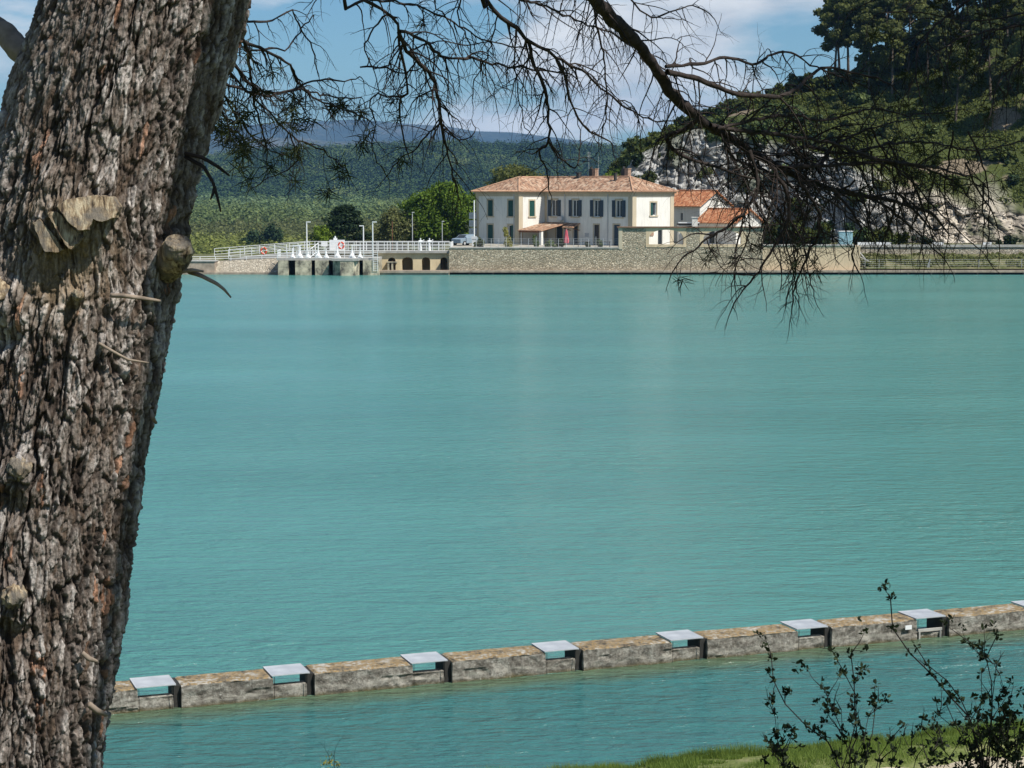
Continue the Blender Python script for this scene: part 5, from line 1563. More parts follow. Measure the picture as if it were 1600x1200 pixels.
def m_forest():
    n = NT('forest_foliage', 0.8, 0.1)
    big = n.noise(n.coord((0.008, 0.004, 0.02)), 1, 5, 0.6)
    c = n.ramp(n.mix(0.88, n.island(), big), [(0.34, (0.014, 0.032, 0.010)), (0.47, (0.032, 0.058, 0.017)), (0.56, (0.050, 0.080, 0.022)), (0.66, (0.12, 0.145, 0.045))])
    n.base(c); return n.m
M['leaf_forest'] = m_forest()
M['leaf_pale'] = mat_foliage('pale_willow_foliage', (0.09, 0.14, 0.055), (0.20, 0.27, 0.12), 0.3)
M['leaf_bright2'] = mat_foliage('thicket_foliage', (0.09, 0.115, 0.025), (0.25, 0.27, 0.07), 0.3)
valley()

# ================================================================== THE PINE IN FRONT
TY = 4.0
edge_y = [-900, -100, 0, 100, 200, 300, 350, 400, 450, 500, 600, 700, 800, 900, 1000, 1100, 1200, 1300, 1800]
edge_r = [640, 418, 393, 365, 337, 306, 294, 290, 285, 274, 259, 240, 222, 207, 195, 180, 166, 150, 90]
edge_w = [260, 330, 332, 338, 338, 336, 336, 336, 336, 338, 345, 352, 360, 366, 372, 380, 390, 400, 450]
zs_e = np.array([PZ(y, TY) for y in edge_y])[::-1]
rr_e = np.array([w / 2 / F * TY * 1.0 for w in edge_w])[::-1]
cx_e = np.array([((r - w / 2) - 800) / F * (TY * cp + (CAMZ - PZ(y, TY)) * sp) for y, r, w in zip(edge_y, edge_r, edge_w)])[::-1]
def axis_x(z): return np.interp(z, zs_e, cx_e)
def axis_r(z): return np.interp(z, zs_e, rr_e)
GZ = float(near_z(np.array(-1.0), np.array(TY)))
def build_trunk():
    zlo, zhi = PZ(1262, TY), PZ(-60, TY)
    zr = np.concatenate([np.linspace(GZ - 0.15, zlo, 70), np.linspace(zlo, zhi, 760)[1:], np.linspace(zhi, 15.5, 110)[1:]])
    ph = np.concatenate([np.linspace(-math.pi * 1.03, -math.pi * .02 + 0.12, 640), np.linspace(-math.pi * .02 + 0.12, math.pi * 0.97, 90)[1:-1]])  # -pi/2 faces camera
    PH, Z = np.meshgrid(ph, zr)
    R = axis_r(Z); R = R * (1 + 0.05 * sstep(GZ + 0.9, GZ, Z) * 8)
    R = np.where(Z > 12.2, R * (1 - 0.10 * (Z - 12.2)), R)
    CX = axis_x(Z)
    # smooth lumps
    lump = 0.018 * (fbm(np.cos(PH) * 2.2 + 9, np.sin(PH) * 2.2 + 5, Z * 2.0, 3, 3) - 0.5) * 2
    U = PH * 0.235; Vv = Z
    sx = CX + R * np.cos(PH)
    Us0 = U + 0.10 * (Vv - 10.9)
    upz = sstep(10.55, 11.05, Z + 0.12 * (fbm(U * 9, Vv * 6, 0, 7) - .5))
    wx = 0.016 * (fbm(U * 26, Vv * 10, 0, 41, 4) - .5) + 0.007 * (fbm(U * 110, Vv * 60, 0, 42, 3) - .5)
    wy = 0.045 * (fbm(U * 16, Vv * 9, 4, 43, 4) - .5) + 0.012 * (fbm(U * 90, Vv * 60, 3, 44, 3) - .5)
    def layer(cw, ch, sd, soft):
        a1, a2, r1, r2, dx, dy = voronoi((Us0 + wx) / cw, (Vv + wy) / ch, sd)
        return a2 - a1, r1, r2, dx, dy
    eA, a1, a2, adx, ady = layer(0.034, 0.120, 3, .1)     # large plates
    eB, b1, b2, bdx, bdy = layer(0.0155, 0.058, 13, .1)    # flakes on the plates
    eC, c1, c2, cdx, cdy = layer(0.0085, 0.021, 23, .1)   # small scales
    sA = sstep(0.03, 0.16, eA); sB = sstep(0.02, 0.10, eB); sC = sstep(0.0, 0.12, eC)
    # long wandering furrows
    fn = fbm((Us0 + wx * 1.5) * 30, (Vv + wy) * 4.6, 0, 51, 4) - .5
    fur = 1 - sstep(0.012, 0.055 + .02 * (1 - upz), np.abs(fn))
    fn2 = fbm((Us0 + wx) * 52 + 11, (Vv + wy) * 9.5, 0, 57, 3) - .5
    fur2 = (1 - sstep(0.008, 0.04, np.abs(fn2))) * (1 - .4 * upz)
    h = 0.0075 * sA * (0.25 + a1) * (1 - .35 * upz)
    h += 0.0048 * sB * b1 + 0.0030 * sC * c1
    h += 0.0042 * adx * (a2 - .5) * 2 + 0.0040 * bdx * (b2 - .5) * 2 - 0.0034 * bdy - 0.0015 * ady + 0.0016 * cdx * (c2 - .5) * 2
    h -= 0.0105 * fur + 0.0045 * fur2
    h += 0.0050 * (fbm(Us0 * 210, Vv * 95, 0, 71, 4) - .5) * 2 + 0.008 * (fbm(U * 14, Vv * 9, 0, 72, 3) - .5)
    grey = np.array([0.205, 0.172, 0.148]); lightg = np.array([0.43, 0.39, 0.36]); brown = np.array([0.120, 0.085, 0.062]); furrow = np.array([0.045, 0.034, 0.028])
    orange = np.array([0.34, 0.175, 0.105]); tan = np.array([0.30, 0.22, 0.13])
    grain = fbm((Us0 + wx) * 150, Vv * 38, 0, 81, 4); mottn = fbm(U * 40, Vv * 26, 0, 83, 4)
    k = b1 * .38 + a1 * .2 + c1 * .2 + grain * .5 + mottn * .35 - .32
    c = brown + (grey - brown) * sstep(.22, .48, k)[..., None]
    c = c + (lightg - c) * (sstep(.52, .78, k) * .85)[..., None]
    om = (b2 > .965) * (c2 > .25) * sstep(.45, .55, a1 + .2 * grain)
    c = c + (orange * (0.6 + .8 * grain[..., None]) - c) * (om * .85)[..., None]
    fr = np.maximum(np.maximum(fur * .95, fur2 * .75), np.maximum((1 - sA) * .8, np.maximum((1 - sB) * .65, (1 - sC) * .45 * (mottn < .5))))
    c = c * (1 - fr[..., None]) + furrow * fr[..., None]
    mott = (0.5 * grain + .5 * mottn)[..., None]
    c = c * (0.50 + 0.95 * mott)
    # resin / tan torn area under the broken slab, knots with rings
    def at(px, py):
        p_ = P(px, py, TY - .17); return p_.x, p_.z
    cxp, czp = at(105, 400)
    g = np.exp(-(((sx - cxp) / 0.085) ** 2 + ((Z - czp) / 0.10) ** 2) ) * (np.sin(PH) < 0)
    g = g * sstep(.35, .6, fbm(U * 35, Vv * 25, 0, 91) + .12)
    c = c * (1 - .75 * g[..., None]) + tan * (0.6 + .8 * mott) * .75 * g[..., None]
    h = h * (1 - .35 * g)
    for (px, py, r, amp) in ((30, 742, 0.050, .026), (18, 940, 0.048, .026), (8, 478, 0.06, .030), (128, 345, .075, .022), (280, 400, 0.045, .02), (125, 464, 0.018, .010), (250, 330, .05, .008)):
        kx, kz = at(px, py); d = np.sqrt((sx - kx) ** 2 + (Z - kz) ** 2); fm = (np.sin(PH) < 0)
        b = np.exp(-(d / r) ** 2) * fm
        h = h + amp * b
        ring = np.sin(d / 0.0075 + 2.5 * fbm(U * 40, Vv * 40, 0, 5)) * np.exp(-((d - r * 1.1) / (r * .55)) ** 2) * fm
        h = h + 0.0028 * ring
        # hollow shaded pocket beneath the knot
        d2 = np.sqrt(((sx - kx) / 1.2) ** 2 + (Z - (kz - r * 1.05)) ** 2); h = h - amp * .75 * np.exp(-(d2 / (r * .6)) ** 2) * fm
    RR = R + lump + h - 0.016
    V3 = np.stack([CX + RR * np.cos(PH), TY + RR * np.sin(PH), Z], -1)
    nr, nc_ = Z.shape
    # wrap the last column to the first
    idx = np.arange(nr - 1)[:, None] * nc_ + np.arange(nc_)[None, :]
    nxt = np.arange(nr - 1)[:, None] * nc_ + (np.arange(nc_)[None, :] + 1) % nc_
    Q = np.stack([idx, nxt, nxt + nc_, idx + nc_], -1).reshape(-1, 4)
    return np_mesh('trunk', V3.reshape(-1, 3) - np.array([T0.x, T0.y, T0.z]), Q, M['bark'], False, c.reshape(-1, 3))
T0 = Vector((float(axis_x(GZ)), TY, GZ))
pine = empty('pine_tree', T0, 0, 'huge leaning pine with flaky grey bark filling the left foreground', 'pine tree')
link('trunk', build_trunk(), pine)
def surf(px, py, out=0.0):
    """point on the front of the trunk at photo pixel"""
    Y = TY - 0.2
    for _ in range(6):
        p = P(px, py, Y); r = float(axis_r(p.z)) + out; dx = p.x - float(axis_x(p.z))
        Y = TY - math.sqrt(max(0.0004, r * r - dx * dx))
    return P(px, py, Y)
def lumpy_tube(name, pts, rad, mat, seed, n=28, rough=0.12, m=26):
    """smooth path with irregular cross sections, closed by slightly domed ends"""
    pts = np.array([tuple(p) for p in pts]); rad = np.array(rad)
    s_ = np.linspace(0, len(pts) - 1, m); k = np.arange(len(pts))
    C = np.stack([np.interp(s_, k, pts[:, i]) for i in range(3)], -1); Rd = np.interp(s_, k, rad)
    C = np.concatenate([C[:1], C, C[-1:]]); Rd = np.concatenate([[Rd[0] * .02], Rd, [Rd[-1] * .02]])
    t = np.gradient(C, axis=0); t[0] = C[2] - C[1]; t[-1] = C[-2] - C[-3]; t /= np.linalg.norm(t, axis=1)[:, None]
    ref = np.array([0.3, -0.2, 0.93]) if abs(t[1][2]) < .85 else np.array([1., 0, 0])
    u = np.cross(t, ref); u /= np.linalg.norm(u, axis=1)[:, None]; w = np.cross(t, u)
    a = np.linspace(0, 2 * math.pi, n, endpoint=False)
    A, I = np.meshgrid(a, np.arange(len(C)))
    nz = fbm(np.cos(A) * 1.6 + 5, np.sin(A) * 1.6 + 5, I * 0.25, seed, 4) - .5
    nz2 = fbm(np.cos(A) * 6 + 5, np.sin(A) * 6 + 5, I * 0.12, seed + 5, 3) - .5
    RR = Rd[:, None] * (1 + rough * 3.2 * nz + rough * 1.6 * nz2)
    V = C[:, None, :] + (u[:, None, :] * np.cos(A)[..., None] + w[:, None, :] * np.sin(A)[..., None]) * RR[..., None]
    nr = len(C); idx = np.arange(nr - 1)[:, None] * n + np.arange(n)[None]; nxt = np.arange(nr - 1)[:, None] * n + (np.arange(n)[None] + 1) % n
    Q = np.stack([idx, nxt, nxt + n, idx + n], -1).reshape(-1, 4)
    o = link(name, np_mesh(name, V.reshape(-1, 3) - np.array(tuple(T0)), Q, mat), pine); return o
# cut stub at the right edge of the trunk
a = surf(262, 402); lumpy_tube('branch_stub', [a + Vector((-.02, .05, -.03)), P(272, 402, a.y - .02), P(278, 388, a.y - .05), P(279, 377, a.y - .058)], [.030, .034, .031, .026], M['cutwood'], 3)
for (px, py, r, d_, sd) in ((30, 733, .026, (.3, -1, .35), 5), (20, 932, .026, (.5, -1, .3), 6), (-2, 462, .032, (.6, -1, .5), 7), (122, 462, .012, (.2, -1, .2), 8)):
    p = surf(px, py); v = Vector(d_).normalized()
    lumpy_tube('branch_stub', [p - v * .02, p + v * .012, p + v * (.014 + r * .45)], [r * 1.1, r * .85, r * .55], M['cutwood'] if sd != 8 else M['bark_plain'] if 'bark_plain' in M else M['cutwood'], sd, rough=.38)
def slab(poly, out, thick, seed, tilt=0.0):
    """splintered wedge of wood standing proud of the bark"""
    rng = np.random.default_rng(seed)
    pts = []
    for i in range(len(poly)):
        a_, b_ = np.array(poly[i], float), np.array(poly[(i + 1) % len(poly)], float)
        n = max(2, int(np.linalg.norm(b_ - a_) / 4))
        for k in range(n): pts.append(a_ + (b_ - a_) * k / n + rng.normal(0, .55, 2))
    pts = np.array(pts); c = pts.mean(0); mb = MB()
    rings = [(1.03, -0.02), (1.0, thick * .8), (.965, thick)]
    n = len(pts); Yp = surf(c[0], c[1]).y
    for (sc_, q) in rings:
        for i, p in enumerate(pts):
            x, y = c + (p - c) * sc_
            v = surf(x, y, 0.0) + Vector((0, .02, 0)) if q < 0 else P(x, y, Yp - q + (y - c[1]) * tilt + (x - c[0]) * .00025)
            mb.v.append(tuple(v - Vector(T0)))
    for r in range(len(rings) - 1):
        for i in range(n): mb.f.append((r * n + i, r * n + (i + 1) % n, (r + 1) * n + (i + 1) % n, (r + 1) * n + i)); mb.uv += [(0, 0)] * 4
    mb.f.append(tuple(range((len(rings) - 1) * n, len(rings) * n))); mb.uv += [(0, 0)] * n
    mb.build('splintered_wood', M['cutwood'], pine)
slab([(88, 322), (104, 311), (150, 305), (178, 308), (187, 324), (181, 340), (160, 347), (146, 343), (139, 359), (121, 361), (104, 345)], 0, .034, 1, -.0004)
slab([(74, 334), (88, 329), (118, 361), (131, 371), (112, 390), (104, 386), (88, 360)], 0, .027, 2, -.0002)
slab([(51, 348), (62, 342), (77, 358), (99, 390), (92, 395), (69, 394)], 0, .024, 4, -.0002)
def twig_tube(name, pl, w, mat=None, D=None):
    pts = []
    for (px, py, o) in pl:
        p = surf(px, py) if (D is None and px < 300) else P(px, py, 3.85)
        if D is None and px < 300: p = p + Vector((0, -o, 0))
        pts.append(p)
    return lumpy_tube(name, pts, w, mat or M['twig_grey'], int(pl[0][0]), 8, .12, 20)
twig_tube('dead_twig', [(174, 462, .0), (200, 461, .03), (230, 464, .045), (257, 468, .05)], [.0045, .0045, .004, .003])
twig_tube('dead_twig', [(154, 536, .0), (180, 548, .02), (205, 560, .03), (238, 564, .04)], [.003, .003, .0025, .0015])
twig_tube('dead_twig', [(296, 424, 0), (315, 431, 0), (338, 443, 0), (350, 452, 0), (361, 465, 0)], [.006, .0045, .004, .003, .0018])
twig_tube('dead_twig', [(270, 425, .02), (300, 422, 0), (318, 424, 0)], [.005, .004, .002])
twig_tube('dead_twig', [(290, 240, .0), (316, 246, 0), (340, 260, 0), (359, 275, 0)], [.004, .004, .0035, .002], M['twig_dark'])
twig_tube('dead_twig', [(290, 245, .0), (318, 260, 0), (333, 285, 0), (340, 310, 0), (345, 331, 0)], [.004, .004, .0035, .003, .002], M['twig_dark'])
twig_tube('dead_twig', [(335, 292, 0), (333, 302, 0), (329, 312, 0)], [.003, .003, .0015], M['twig_dark'])
twig_tube('dead_twig', [(130, 1018, .01), (145, 1024, .03), (158, 1026, .04)], [.005, .006, .003])
twig_tube('dead_twig', [(140, 1098, .01), (158, 1104, .035), (174, 1108, .045)], [.006, .007, .004])
twig_tube('dead_twig', [(236, 640, .0), (241, 650, .02), (248, 658, .03)], [.003, .005, .003])
# limb leaving the left side of the trunk
lumpy_tube('limb', [P(75, 100, 4.12), P(30, 78, 4.13), P(8, 52, 4.15), P(-25, 30, 4.2), P(-120, 5, 4.4), P(-300, -90, 4.7), P(-420, -260, 4.9)], [.034, .026, .0235, .023, .022, .018, .01], M['twig_grey'], 9, 24, .11, 60)

# ---------------- dead branches hanging in front of the view
def batch_tubes(lines, n=4):
    """lines: list of (pts(k,3), rad(k)); vectorised per length"""
    by = {}
    for p, r in lines: by.setdefault(len(p), []).append((p, r))
    VV = []; QQ = []; off = 0
    a = np.linspace(0, 2 * math.pi, n, endpoint=False); ca, sa = np.cos(a), np.sin(a)
    for k, L in by.items():
        Pn = np.array([l[0] for l in L]); Rn = np.array([l[1] for l in L])
        t = np.zeros_like(Pn); t[:, 1:-1] = Pn[:, 2:] - Pn[:, :-2]; t[:, 0] = Pn[:, 1] - Pn[:, 0]; t[:, -1] = Pn[:, -1] - Pn[:, -2]
        t /= np.linalg.norm(t, axis=2)[..., None] + 1e-12
        u = np.cross(t, np.array([0.05, 1.0, 0.07])); u /= np.linalg.norm(u, axis=2)[..., None] + 1e-9
        w = np.cross(t, u)
        V = Pn[:, :, None, :] + (u[:, :, None, :] * ca[:, None] + w[:, :, None, :] * sa[:, None]) * Rn[:, :, None, None]
        m = len(L)
        base = (np.arange(m)[:, None, None] * k + np.arange(k - 1)[None, :, None]) * n
        i0 = base + np.arange(n)[None, None]; i1 = base + (np.arange(n)[None, None] + 1) % n
        QQ.append(np.stack([i0, i1, i1 + n, i0 + n], -1).reshape(-1, 4) + off); VV.append(V.reshape(-1, 3)); off += m * k * n
    return np.concatenate(VV), np.concatenate(QQ)
def smooth_poly(pts, m):
    pts = np.array(pts, float); n = len(pts)
    d = np.concatenate([[0], np.cumsum(np.linalg.norm(np.diff(pts, axis=0), axis=1))]); s_ = np.linspace(0, d[-1], m)
    out = np.zeros((m, pts.shape[1]))
    ext = np.vstack([2 * pts[0] - pts[1], pts, 2 * pts[-1] - pts[-2]])
    for j, x in enumerate(s_):
        i = min(int(np.searchsorted(d, x, 'right')) - 1, n - 2); t = (x - d[i]) / max(1e-9, d[i + 1] - d[i])
        p0, p1, p2, p3 = ext[i], ext[i + 1], ext[i + 2], ext[i + 3]
        out[j] = .5 * ((2 * p1) + (-p0 + p2) * t + (2 * p0 - 5 * p1 + 4 * p2 - p3) * t * t + (-p0 + 3 * p1 - 3 * p2 + p3) * t ** 3)
    return out
brng = np.random.default_rng(2024)
def twig(start, d, L, r, droop, lines, level, kids, steps=9, curl=0.0):
    p = np.array(start, float); d = np.array(d, float); d /= np.linalg.norm(d); pts = [p.copy()]; ds = [d.copy()]
    st = L / steps
    ph = brng.uniform(-1, 1)
    for i in range(steps):
        d = d + np.array([0, 0, -droop]) * (1.0 / steps) * 2.2 + brng.normal(0, .13, 3) * (1, .6, 1)
        d += ph * curl * np.array([d[2], 0, -d[0]])
        d /= np.linalg.norm(d); p = p + d * st; pts.append(p.copy()); ds.append(d.copy())
    rad = r * (1 - 0.72 * np.linspace(0, 1, steps + 1))
    lines.append((np.array(pts), rad))
    if level > 0:
        for k in range(kids):
            i = int(brng.integers(1, steps)); a = brng.choice([-1, 1]) * brng.uniform(.45, 1.15)
            dd = ds[i]; c, s_ = math.cos(a), math.sin(a)
            nd = np.array([dd[0] * c + dd[2] * s_, dd[1] + brng.normal(0, .35), -dd[0] * s_ + dd[2] * c])
            twig(pts[i], nd, L * brng.uniform(.35, .65), rad[i] * .68, droop * .9, lines, level - 1, max(1, kids - 2), max(5, steps - 2), curl)
PXM = 1 / F
DF = 1.0
needle_spots = []
def branch(pl, D0, D1, w0, w1, dens=1.0, tl=(60, 170), droop=.55, lvl=2, kids=3, attach=False, tufts=0, t0=0.0, mat='branch_dark', tw=1.0):
    """pl: photo pixel polyline; D depths; w widths in px; dens twigs per 14 px"""
    n = len(pl); pts = []
    for i, (x, y) in enumerate(pl):
        D = D0 + (D1 - D0) * i / (n - 1); v = P(x, y, D); pts.append((v.x, v.y, v.z))
    L2 = sum(math.dist(pl[i], pl[i + 1]) for i in range(n - 1))
    if attach:
        z = 12.35 + attach * .25; q = Vector((float(axis_x(z)), TY, z)); s0 = Vector(pts[0]); mid = q.lerp(s0, .55) + Vector((0, 0, .25))
        pts = [tuple(q), tuple(mid)] + pts
    S = smooth_poly(pts, max(10, int(L2 / 9)) + (14 if attach else 0)); m = len(S)
    j = brng.normal(0, 1, (m, 3)) * 0.0022; j[0] = 0
    k_ = np.ones(3) / 3
    S = S + j
    D = np.linspace(D0, D1, m)
    wpx = w0 + (w1 - w0) * np.linspace(0, 1, m) ** .8
    rad = wpx * .5 * D * PXM * (1 + .10 * brng.normal(0, 1, m))
    main = [(S, rad)]; lines = []
    nt = int(L2 / 11 * dens * DF); sgn = 1
    lo = 14 if attach else 0
    for k in range(nt):
        i = int(lo + (m - 2 - lo) * (t0 + (1 - t0) * (k + brng.random()) / nt)); i = max(1, min(m - 2, i))
        if S[i][2] > P(0, -130, D[i]).z: continue
        t = S[i + 1] - S[i - 1]; t /= np.linalg.norm(t)
        sgn = -sgn if brng.random() < .75 else sgn
        a = sgn * brng.uniform(.5, 1.25); c, s_ = math.cos(a), math.sin(a)
        nd = np.array([t[0] * c + t[2] * s_, t[1] + brng.normal(0, .5), -t[0] * s_ + t[2] * c])
        Lp = brng.uniform(*tl) * (1 - .35 * k / nt)
        r = min(rad[i] * .6, brng.uniform(2.0, 3.4) * .5 * D[i] * PXM * tw)
        twig(S[i], nd, Lp * D[i] * PXM, r, droop * brng.uniform(.4, 1.5), lines, lvl, kids, 10, .03)
    # end twig
    t = S[-1] - S[-3]; twig(S[-1], t, tl[0] * D1 * PXM, rad[-1] * .95, droop, lines, 1, 2)
    V, Q = batch_tubes(main, 9); V2, Q2 = batch_tubes(lines, 4)
    V = np.concatenate([V, V2]) - np.array(tuple(T0)); Q = np.concatenate([Q, Q2 + len(main[0][0]) * 9])
    o = link('branch', np_mesh('branch', V, Q, M[mat]), pine)
    if tufts:
        tips = [l[0][-1] for l in lines]; brng.shuffle(tips); 
        make_needles(tips[:tufts], o)
    return o
def make_needles(tips, parent, ln=0.046, n=24, down=0.3, w=0.0009):
    V = []
    for p in tips:
        d = brng.normal(size=(n, 3)); d[:, 2] -= down; d /= np.linalg.norm(d, axis=1)[:, None]
        L = ln * brng.uniform(.6, 1.15, n)[:, None]
        sd = np.cross(d, np.array([.1, 1, .1])); sd /= np.linalg.norm(sd, axis=1)[:, None] + 1e-9
        b = np.array(p) + brng.normal(0, .006, (n, 3))
        V.append(np.stack([b - sd * w, b + sd * w, b + d * L * .6 + sd * w, b + d * L, b + d * L * .6 - sd * w], 1))
    V = np.concatenate(V).reshape(-1, 3) - np.array(tuple(T0))
    Q = np.arange(len(V)).reshape(-1, 5)
    link('needles', np_mesh('needles', V, Q, M['needle']), parent)
Z7 = lambda L: [(x / 2.286 + 300, y / 2.286) for x, y in L]
ZR = lambda L: [(x / 2.308 + 1000, y / 2.308) for x, y in L]
# --- left cluster, springing from the right side of the trunk
branch(Z7([(150, 120), (190, 150), (260, 178), (330, 220), (372, 272), (400, 325), (470, 365), (560, 398), (625, 425)]), 4.1, 4.9, 6, 2.2, .9, (50, 140), .5, 2, 3, tufts=6)
branch(Z7([(150, 60), (210, 75), (262, 80), (312, 62), (350, 38), (372, 75), (408, 130), (432, 185), (450, 245)]), 4.2, 5.0, 4, 2, .7, (40, 110), .5, 1, 3)
branch(Z7([(120, 200), (160, 235), (195, 290), (262, 330), (340, 328), (400, 300), (470, 288), (545, 290), (600, 270)]), 4.1, 5.2, 6, 2, .9, (50, 130), .6, 2, 3, tufts=5)
branch(Z7([(160, 140), (190, 160), (205, 200), (200, 230), (215, 300), (230, 380), (250, 460), (265, 540)]), 4.15, 4.6, 8, 2, .8, (50, 120), .5, 2, 3, tufts=7)
branch(Z7([(90, 240), (135, 262), (200, 330), (282, 402), (350, 478), (450, 530), (548, 602)]), 4.1, 4.9, 5, 1.8, .9, (50, 120), .5, 2, 3, tufts=6)
branch(Z7([(80, 310), (120, 350), (165, 420), (232, 500), (335, 562)]), 4.1, 4.6, 4.5, 1.8, .9, (50, 110), .5, 2, 3, tufts=8)
branch(Z7([(90, 290), (180, 320), (280, 340), (370, 320), (440, 330), (520, 350), (600, 350)]), 4.15, 4.9, 4.5, 2, .9, (50, 120), .6, 2, 3, tufts=6)
branch(Z7([(210, 180), (290, 170), (340, 175), (372, 130), (400, 95), (430, 60)]), 4.3, 5.0, 3.5, 1.8, .6, (40, 90), .4, 1, 2)
branch(Z7([(350, 480), (380, 560), (330, 610), (260, 640), (205, 675)]), 4.6, 4.8, 2.6, 1.6, .5, (40, 80), .4, 1, 2)
branch(Z7([(90, 330), (110, 400), (150, 450), (190, 520), (200, 560)]), 4.1, 4.5, 3.5, 1.8, .9, (40, 90), .4, 2, 3, tufts=8)
# --- middle branches entering from above
A = Z7([(540, -30), (590, -5), (640, 15), (700, 48), (735, 100), (742, 160), (762, 240), (770, 320), (742, 355), (745, 420), (760, 510)])
branch(A, 4.7, 5.4, 11, 2.5, .8, (50, 130), .4, 2, 3, attach=.5)
branch(Z7([(738, 115), (772, 190), (830, 240), (870, 310), (882, 380), (892, 450), (915, 540), (932, 640), (952, 682)]), 5.0, 5.5, 7.5, 2.5, 1.1, (60, 150), .5, 2, 3)
branch(Z7([(740, 112), (800, 130), (860, 175), (905, 205), (1000, 208), (1082, 228), (1150, 240), (1250, 252), (1345, 262)]), 5.0, 5.9, 5.5, 2.5, 1.2, (60, 160), .7, 2, 3)
branch(Z7([(700, 50), (660, 90), (625, 140), (618, 190), (650, 240), (700, 230), (760, 245)]), 4.9, 5.1, 3, 1.6, .5, (40, 90), .4, 1, 2)
branch(Z7([(640, 0), (720, 8), (800, 20), (880, 50), (960, 95), (1042, 140), (1150, 165), (1230, 180)]), 4.8, 5.9, 4, 2, .7, (50, 120), .6, 2, 2)
branch(Z7([(855, -60), (872, 0), (902, 60), (935, 110), (950, 182)]), 5.2, 5.4, 4.5, 2, .5, (40, 90), .4, 1, 2, attach=.9)
branch(Z7([(600, 240), (680, 240), (750, 260), (800, 250), (860, 210)]), 5.3, 5.3, 3, 1.6, .8, (40, 120), .5, 1, 3, tufts=4)
branch(Z7([(760, 340), (700, 345), (660, 335), (630, 375), (660, 440), (640, 530), (690, 620)]), 5.2, 5.4, 3, 1.6, .8, (40, 100), .4, 2, 2, tufts=3)
branch(Z7([(885, 440), (840, 480), (800, 530), (740, 570), (690, 640)]), 5.4, 5.5, 3.2, 1.6, .8, (40, 100), .4, 2, 2)
branch(Z7([(892, 460), (960, 500), (1010, 470), (1000, 430)]), 5.4, 5.6, 2.4, 1.3, .8, (40, 100), .5, 1, 2)
branch(Z7([(780, 180), (840, 160), (900, 150), (980, 160), (1060, 150)]), 5.1, 5.6, 3, 1.6, .8, (40, 130), .7, 2, 2)
B = Z7([(1020, -60), (1050, -5), (1092, 50), (1150, 92), (1202, 150), (1250, 168), (1300, 208), (1332, 270), (1350, 350), (1382, 420), (1420, 468), (1480, 500)])
branch(B, 4.9, 5.8, 14, 2.5, .9, (60, 140), .5, 2, 3, attach=.2)
branch(Z7([(1202, 150), (1216, 220), (1246, 280), (1266, 350), (1276, 430), (1270, 512), (1240, 550), (1262, 600), (1274, 642)]), 5.3, 5.6, 7.5, 2.2, .9, (50, 130), .4, 2, 3)
branch(Z7([(1300, 205), (1400, 260), (1480, 328), (1562, 390), (1640, 430), (1720, 430)]), 5.5, 6.1, 4.5, 2, 1.1, (60, 150), .6, 2, 3)
branch(Z7([(1150, -10), (1200, 5), (1260, 22), (1335, 55), (1420, 90), (1500, 120), (1590, 175), (1680, 210)]), 5.3, 6.2, 4.5, 2, 1.0, (60, 150), .7, 2, 3)
branch(Z7([(1270, 510), (1230, 545), (1190, 545)]), 5.6, 5.7, 3, 1.3, .7, (30, 60), .4, 1, 1)
branch(Z7([(1275, 505), (1310, 560), (1370, 600), (1385, 520), (1380, 450)]), 5.6, 5.8, 3, 1.5, .7, (40, 80), .4, 1, 2)
branch(Z7([(1400, -40), (1430, 10), (1445, 90), (1470, 200), (1480, 300), (1480, 420), (1465, 470)]), 5.5, 5.8, 4.5, 1.8, 1.1, (50, 130), .5, 2, 2)
branch(Z7([(960, -20), (955, 60), (990, 160), (1040, 230), (1080, 300), (1085, 380)]), 5.2, 5.5, 2.6, 1.4, .9, (50, 110), .5, 2, 2)
branch(Z7([(1090, 60), (1075, 130), (1050, 200), (1010, 290), (1000, 380)]), 5.3, 5.5, 2.6, 1.4, .9, (50, 110), .5, 2, 2)
branch(Z7([(1160, 100), (1150, 200), (1160, 300), (1180, 400), (1200, 470)]), 5.3, 5.5, 2.6, 1.3, 1.0, (50, 110), .5, 2, 2)
branch(Z7([(1560, -10), (1640, 60), (1720, 40), (1800, 20), (1860, 60)]), 5.7, 6.1, 3.4, 1.6, .9, (50, 120), .5, 2, 2)
# --- the big right-hand branch
Dm = [(890, -60), (918, -12), (960, 32), (1010, 86), (1050, 145), (1092, 186), (1130, 210), (1180, 240), (1232, 268), (1300, 296), (1380, 310), (1450, 330)]
branch(Dm, 5.0, 7.0, 25, 5, .9, (60, 170), .5, 2, 3, attach=.0)
branch([(1040, 104), (1100, 99), (1132, 90), (1180, 100), (1205, 85), (1232, 80), (1262, 98), (1310, 118), (1350, 132)], 5.6, 6.4, 6, 2, .9, (50, 130), .6, 2, 2)
branch([(1042, 112), (1092, 125), (1150, 146), (1210, 151), (1242, 140), (1262, 122), (1290, 105), (1330, 112), (1390, 130)], 5.6, 6.4, 10, 2.5, .8, (50, 140), .5, 2, 3)
branch([(1095, 184), (1065, 205), (1042, 214), (1060, 240), (1110, 258), (1180, 280)], 5.8, 6.0, 9, 3, 1.0, (50, 130), .6, 2, 3)
DF = 0.62
branch([(1110, 196), (1170, 205), (1230, 212), (1300, 226), (1380, 250), (1460, 262), (1530, 280)], 5.9, 6.8, 8, 2.5, 1.9, (60, 160), .5, 2, 3, tufts=8)
branch([(1120, 200), (1170, 190), (1230, 180), (1290, 188), (1360, 170), (1420, 180), (1500, 172)], 5.9, 6.8, 6, 2, 1.4, (60, 160), .5, 2, 3, tufts=8)
branch([(1170, 235), (1184, 280), (1172, 320), (1140, 352), (1108, 372), (1060, 410)], 6.0, 6.0, 7, 2.5, 1.1, (50, 130), .4, 2, 3, tufts=4)
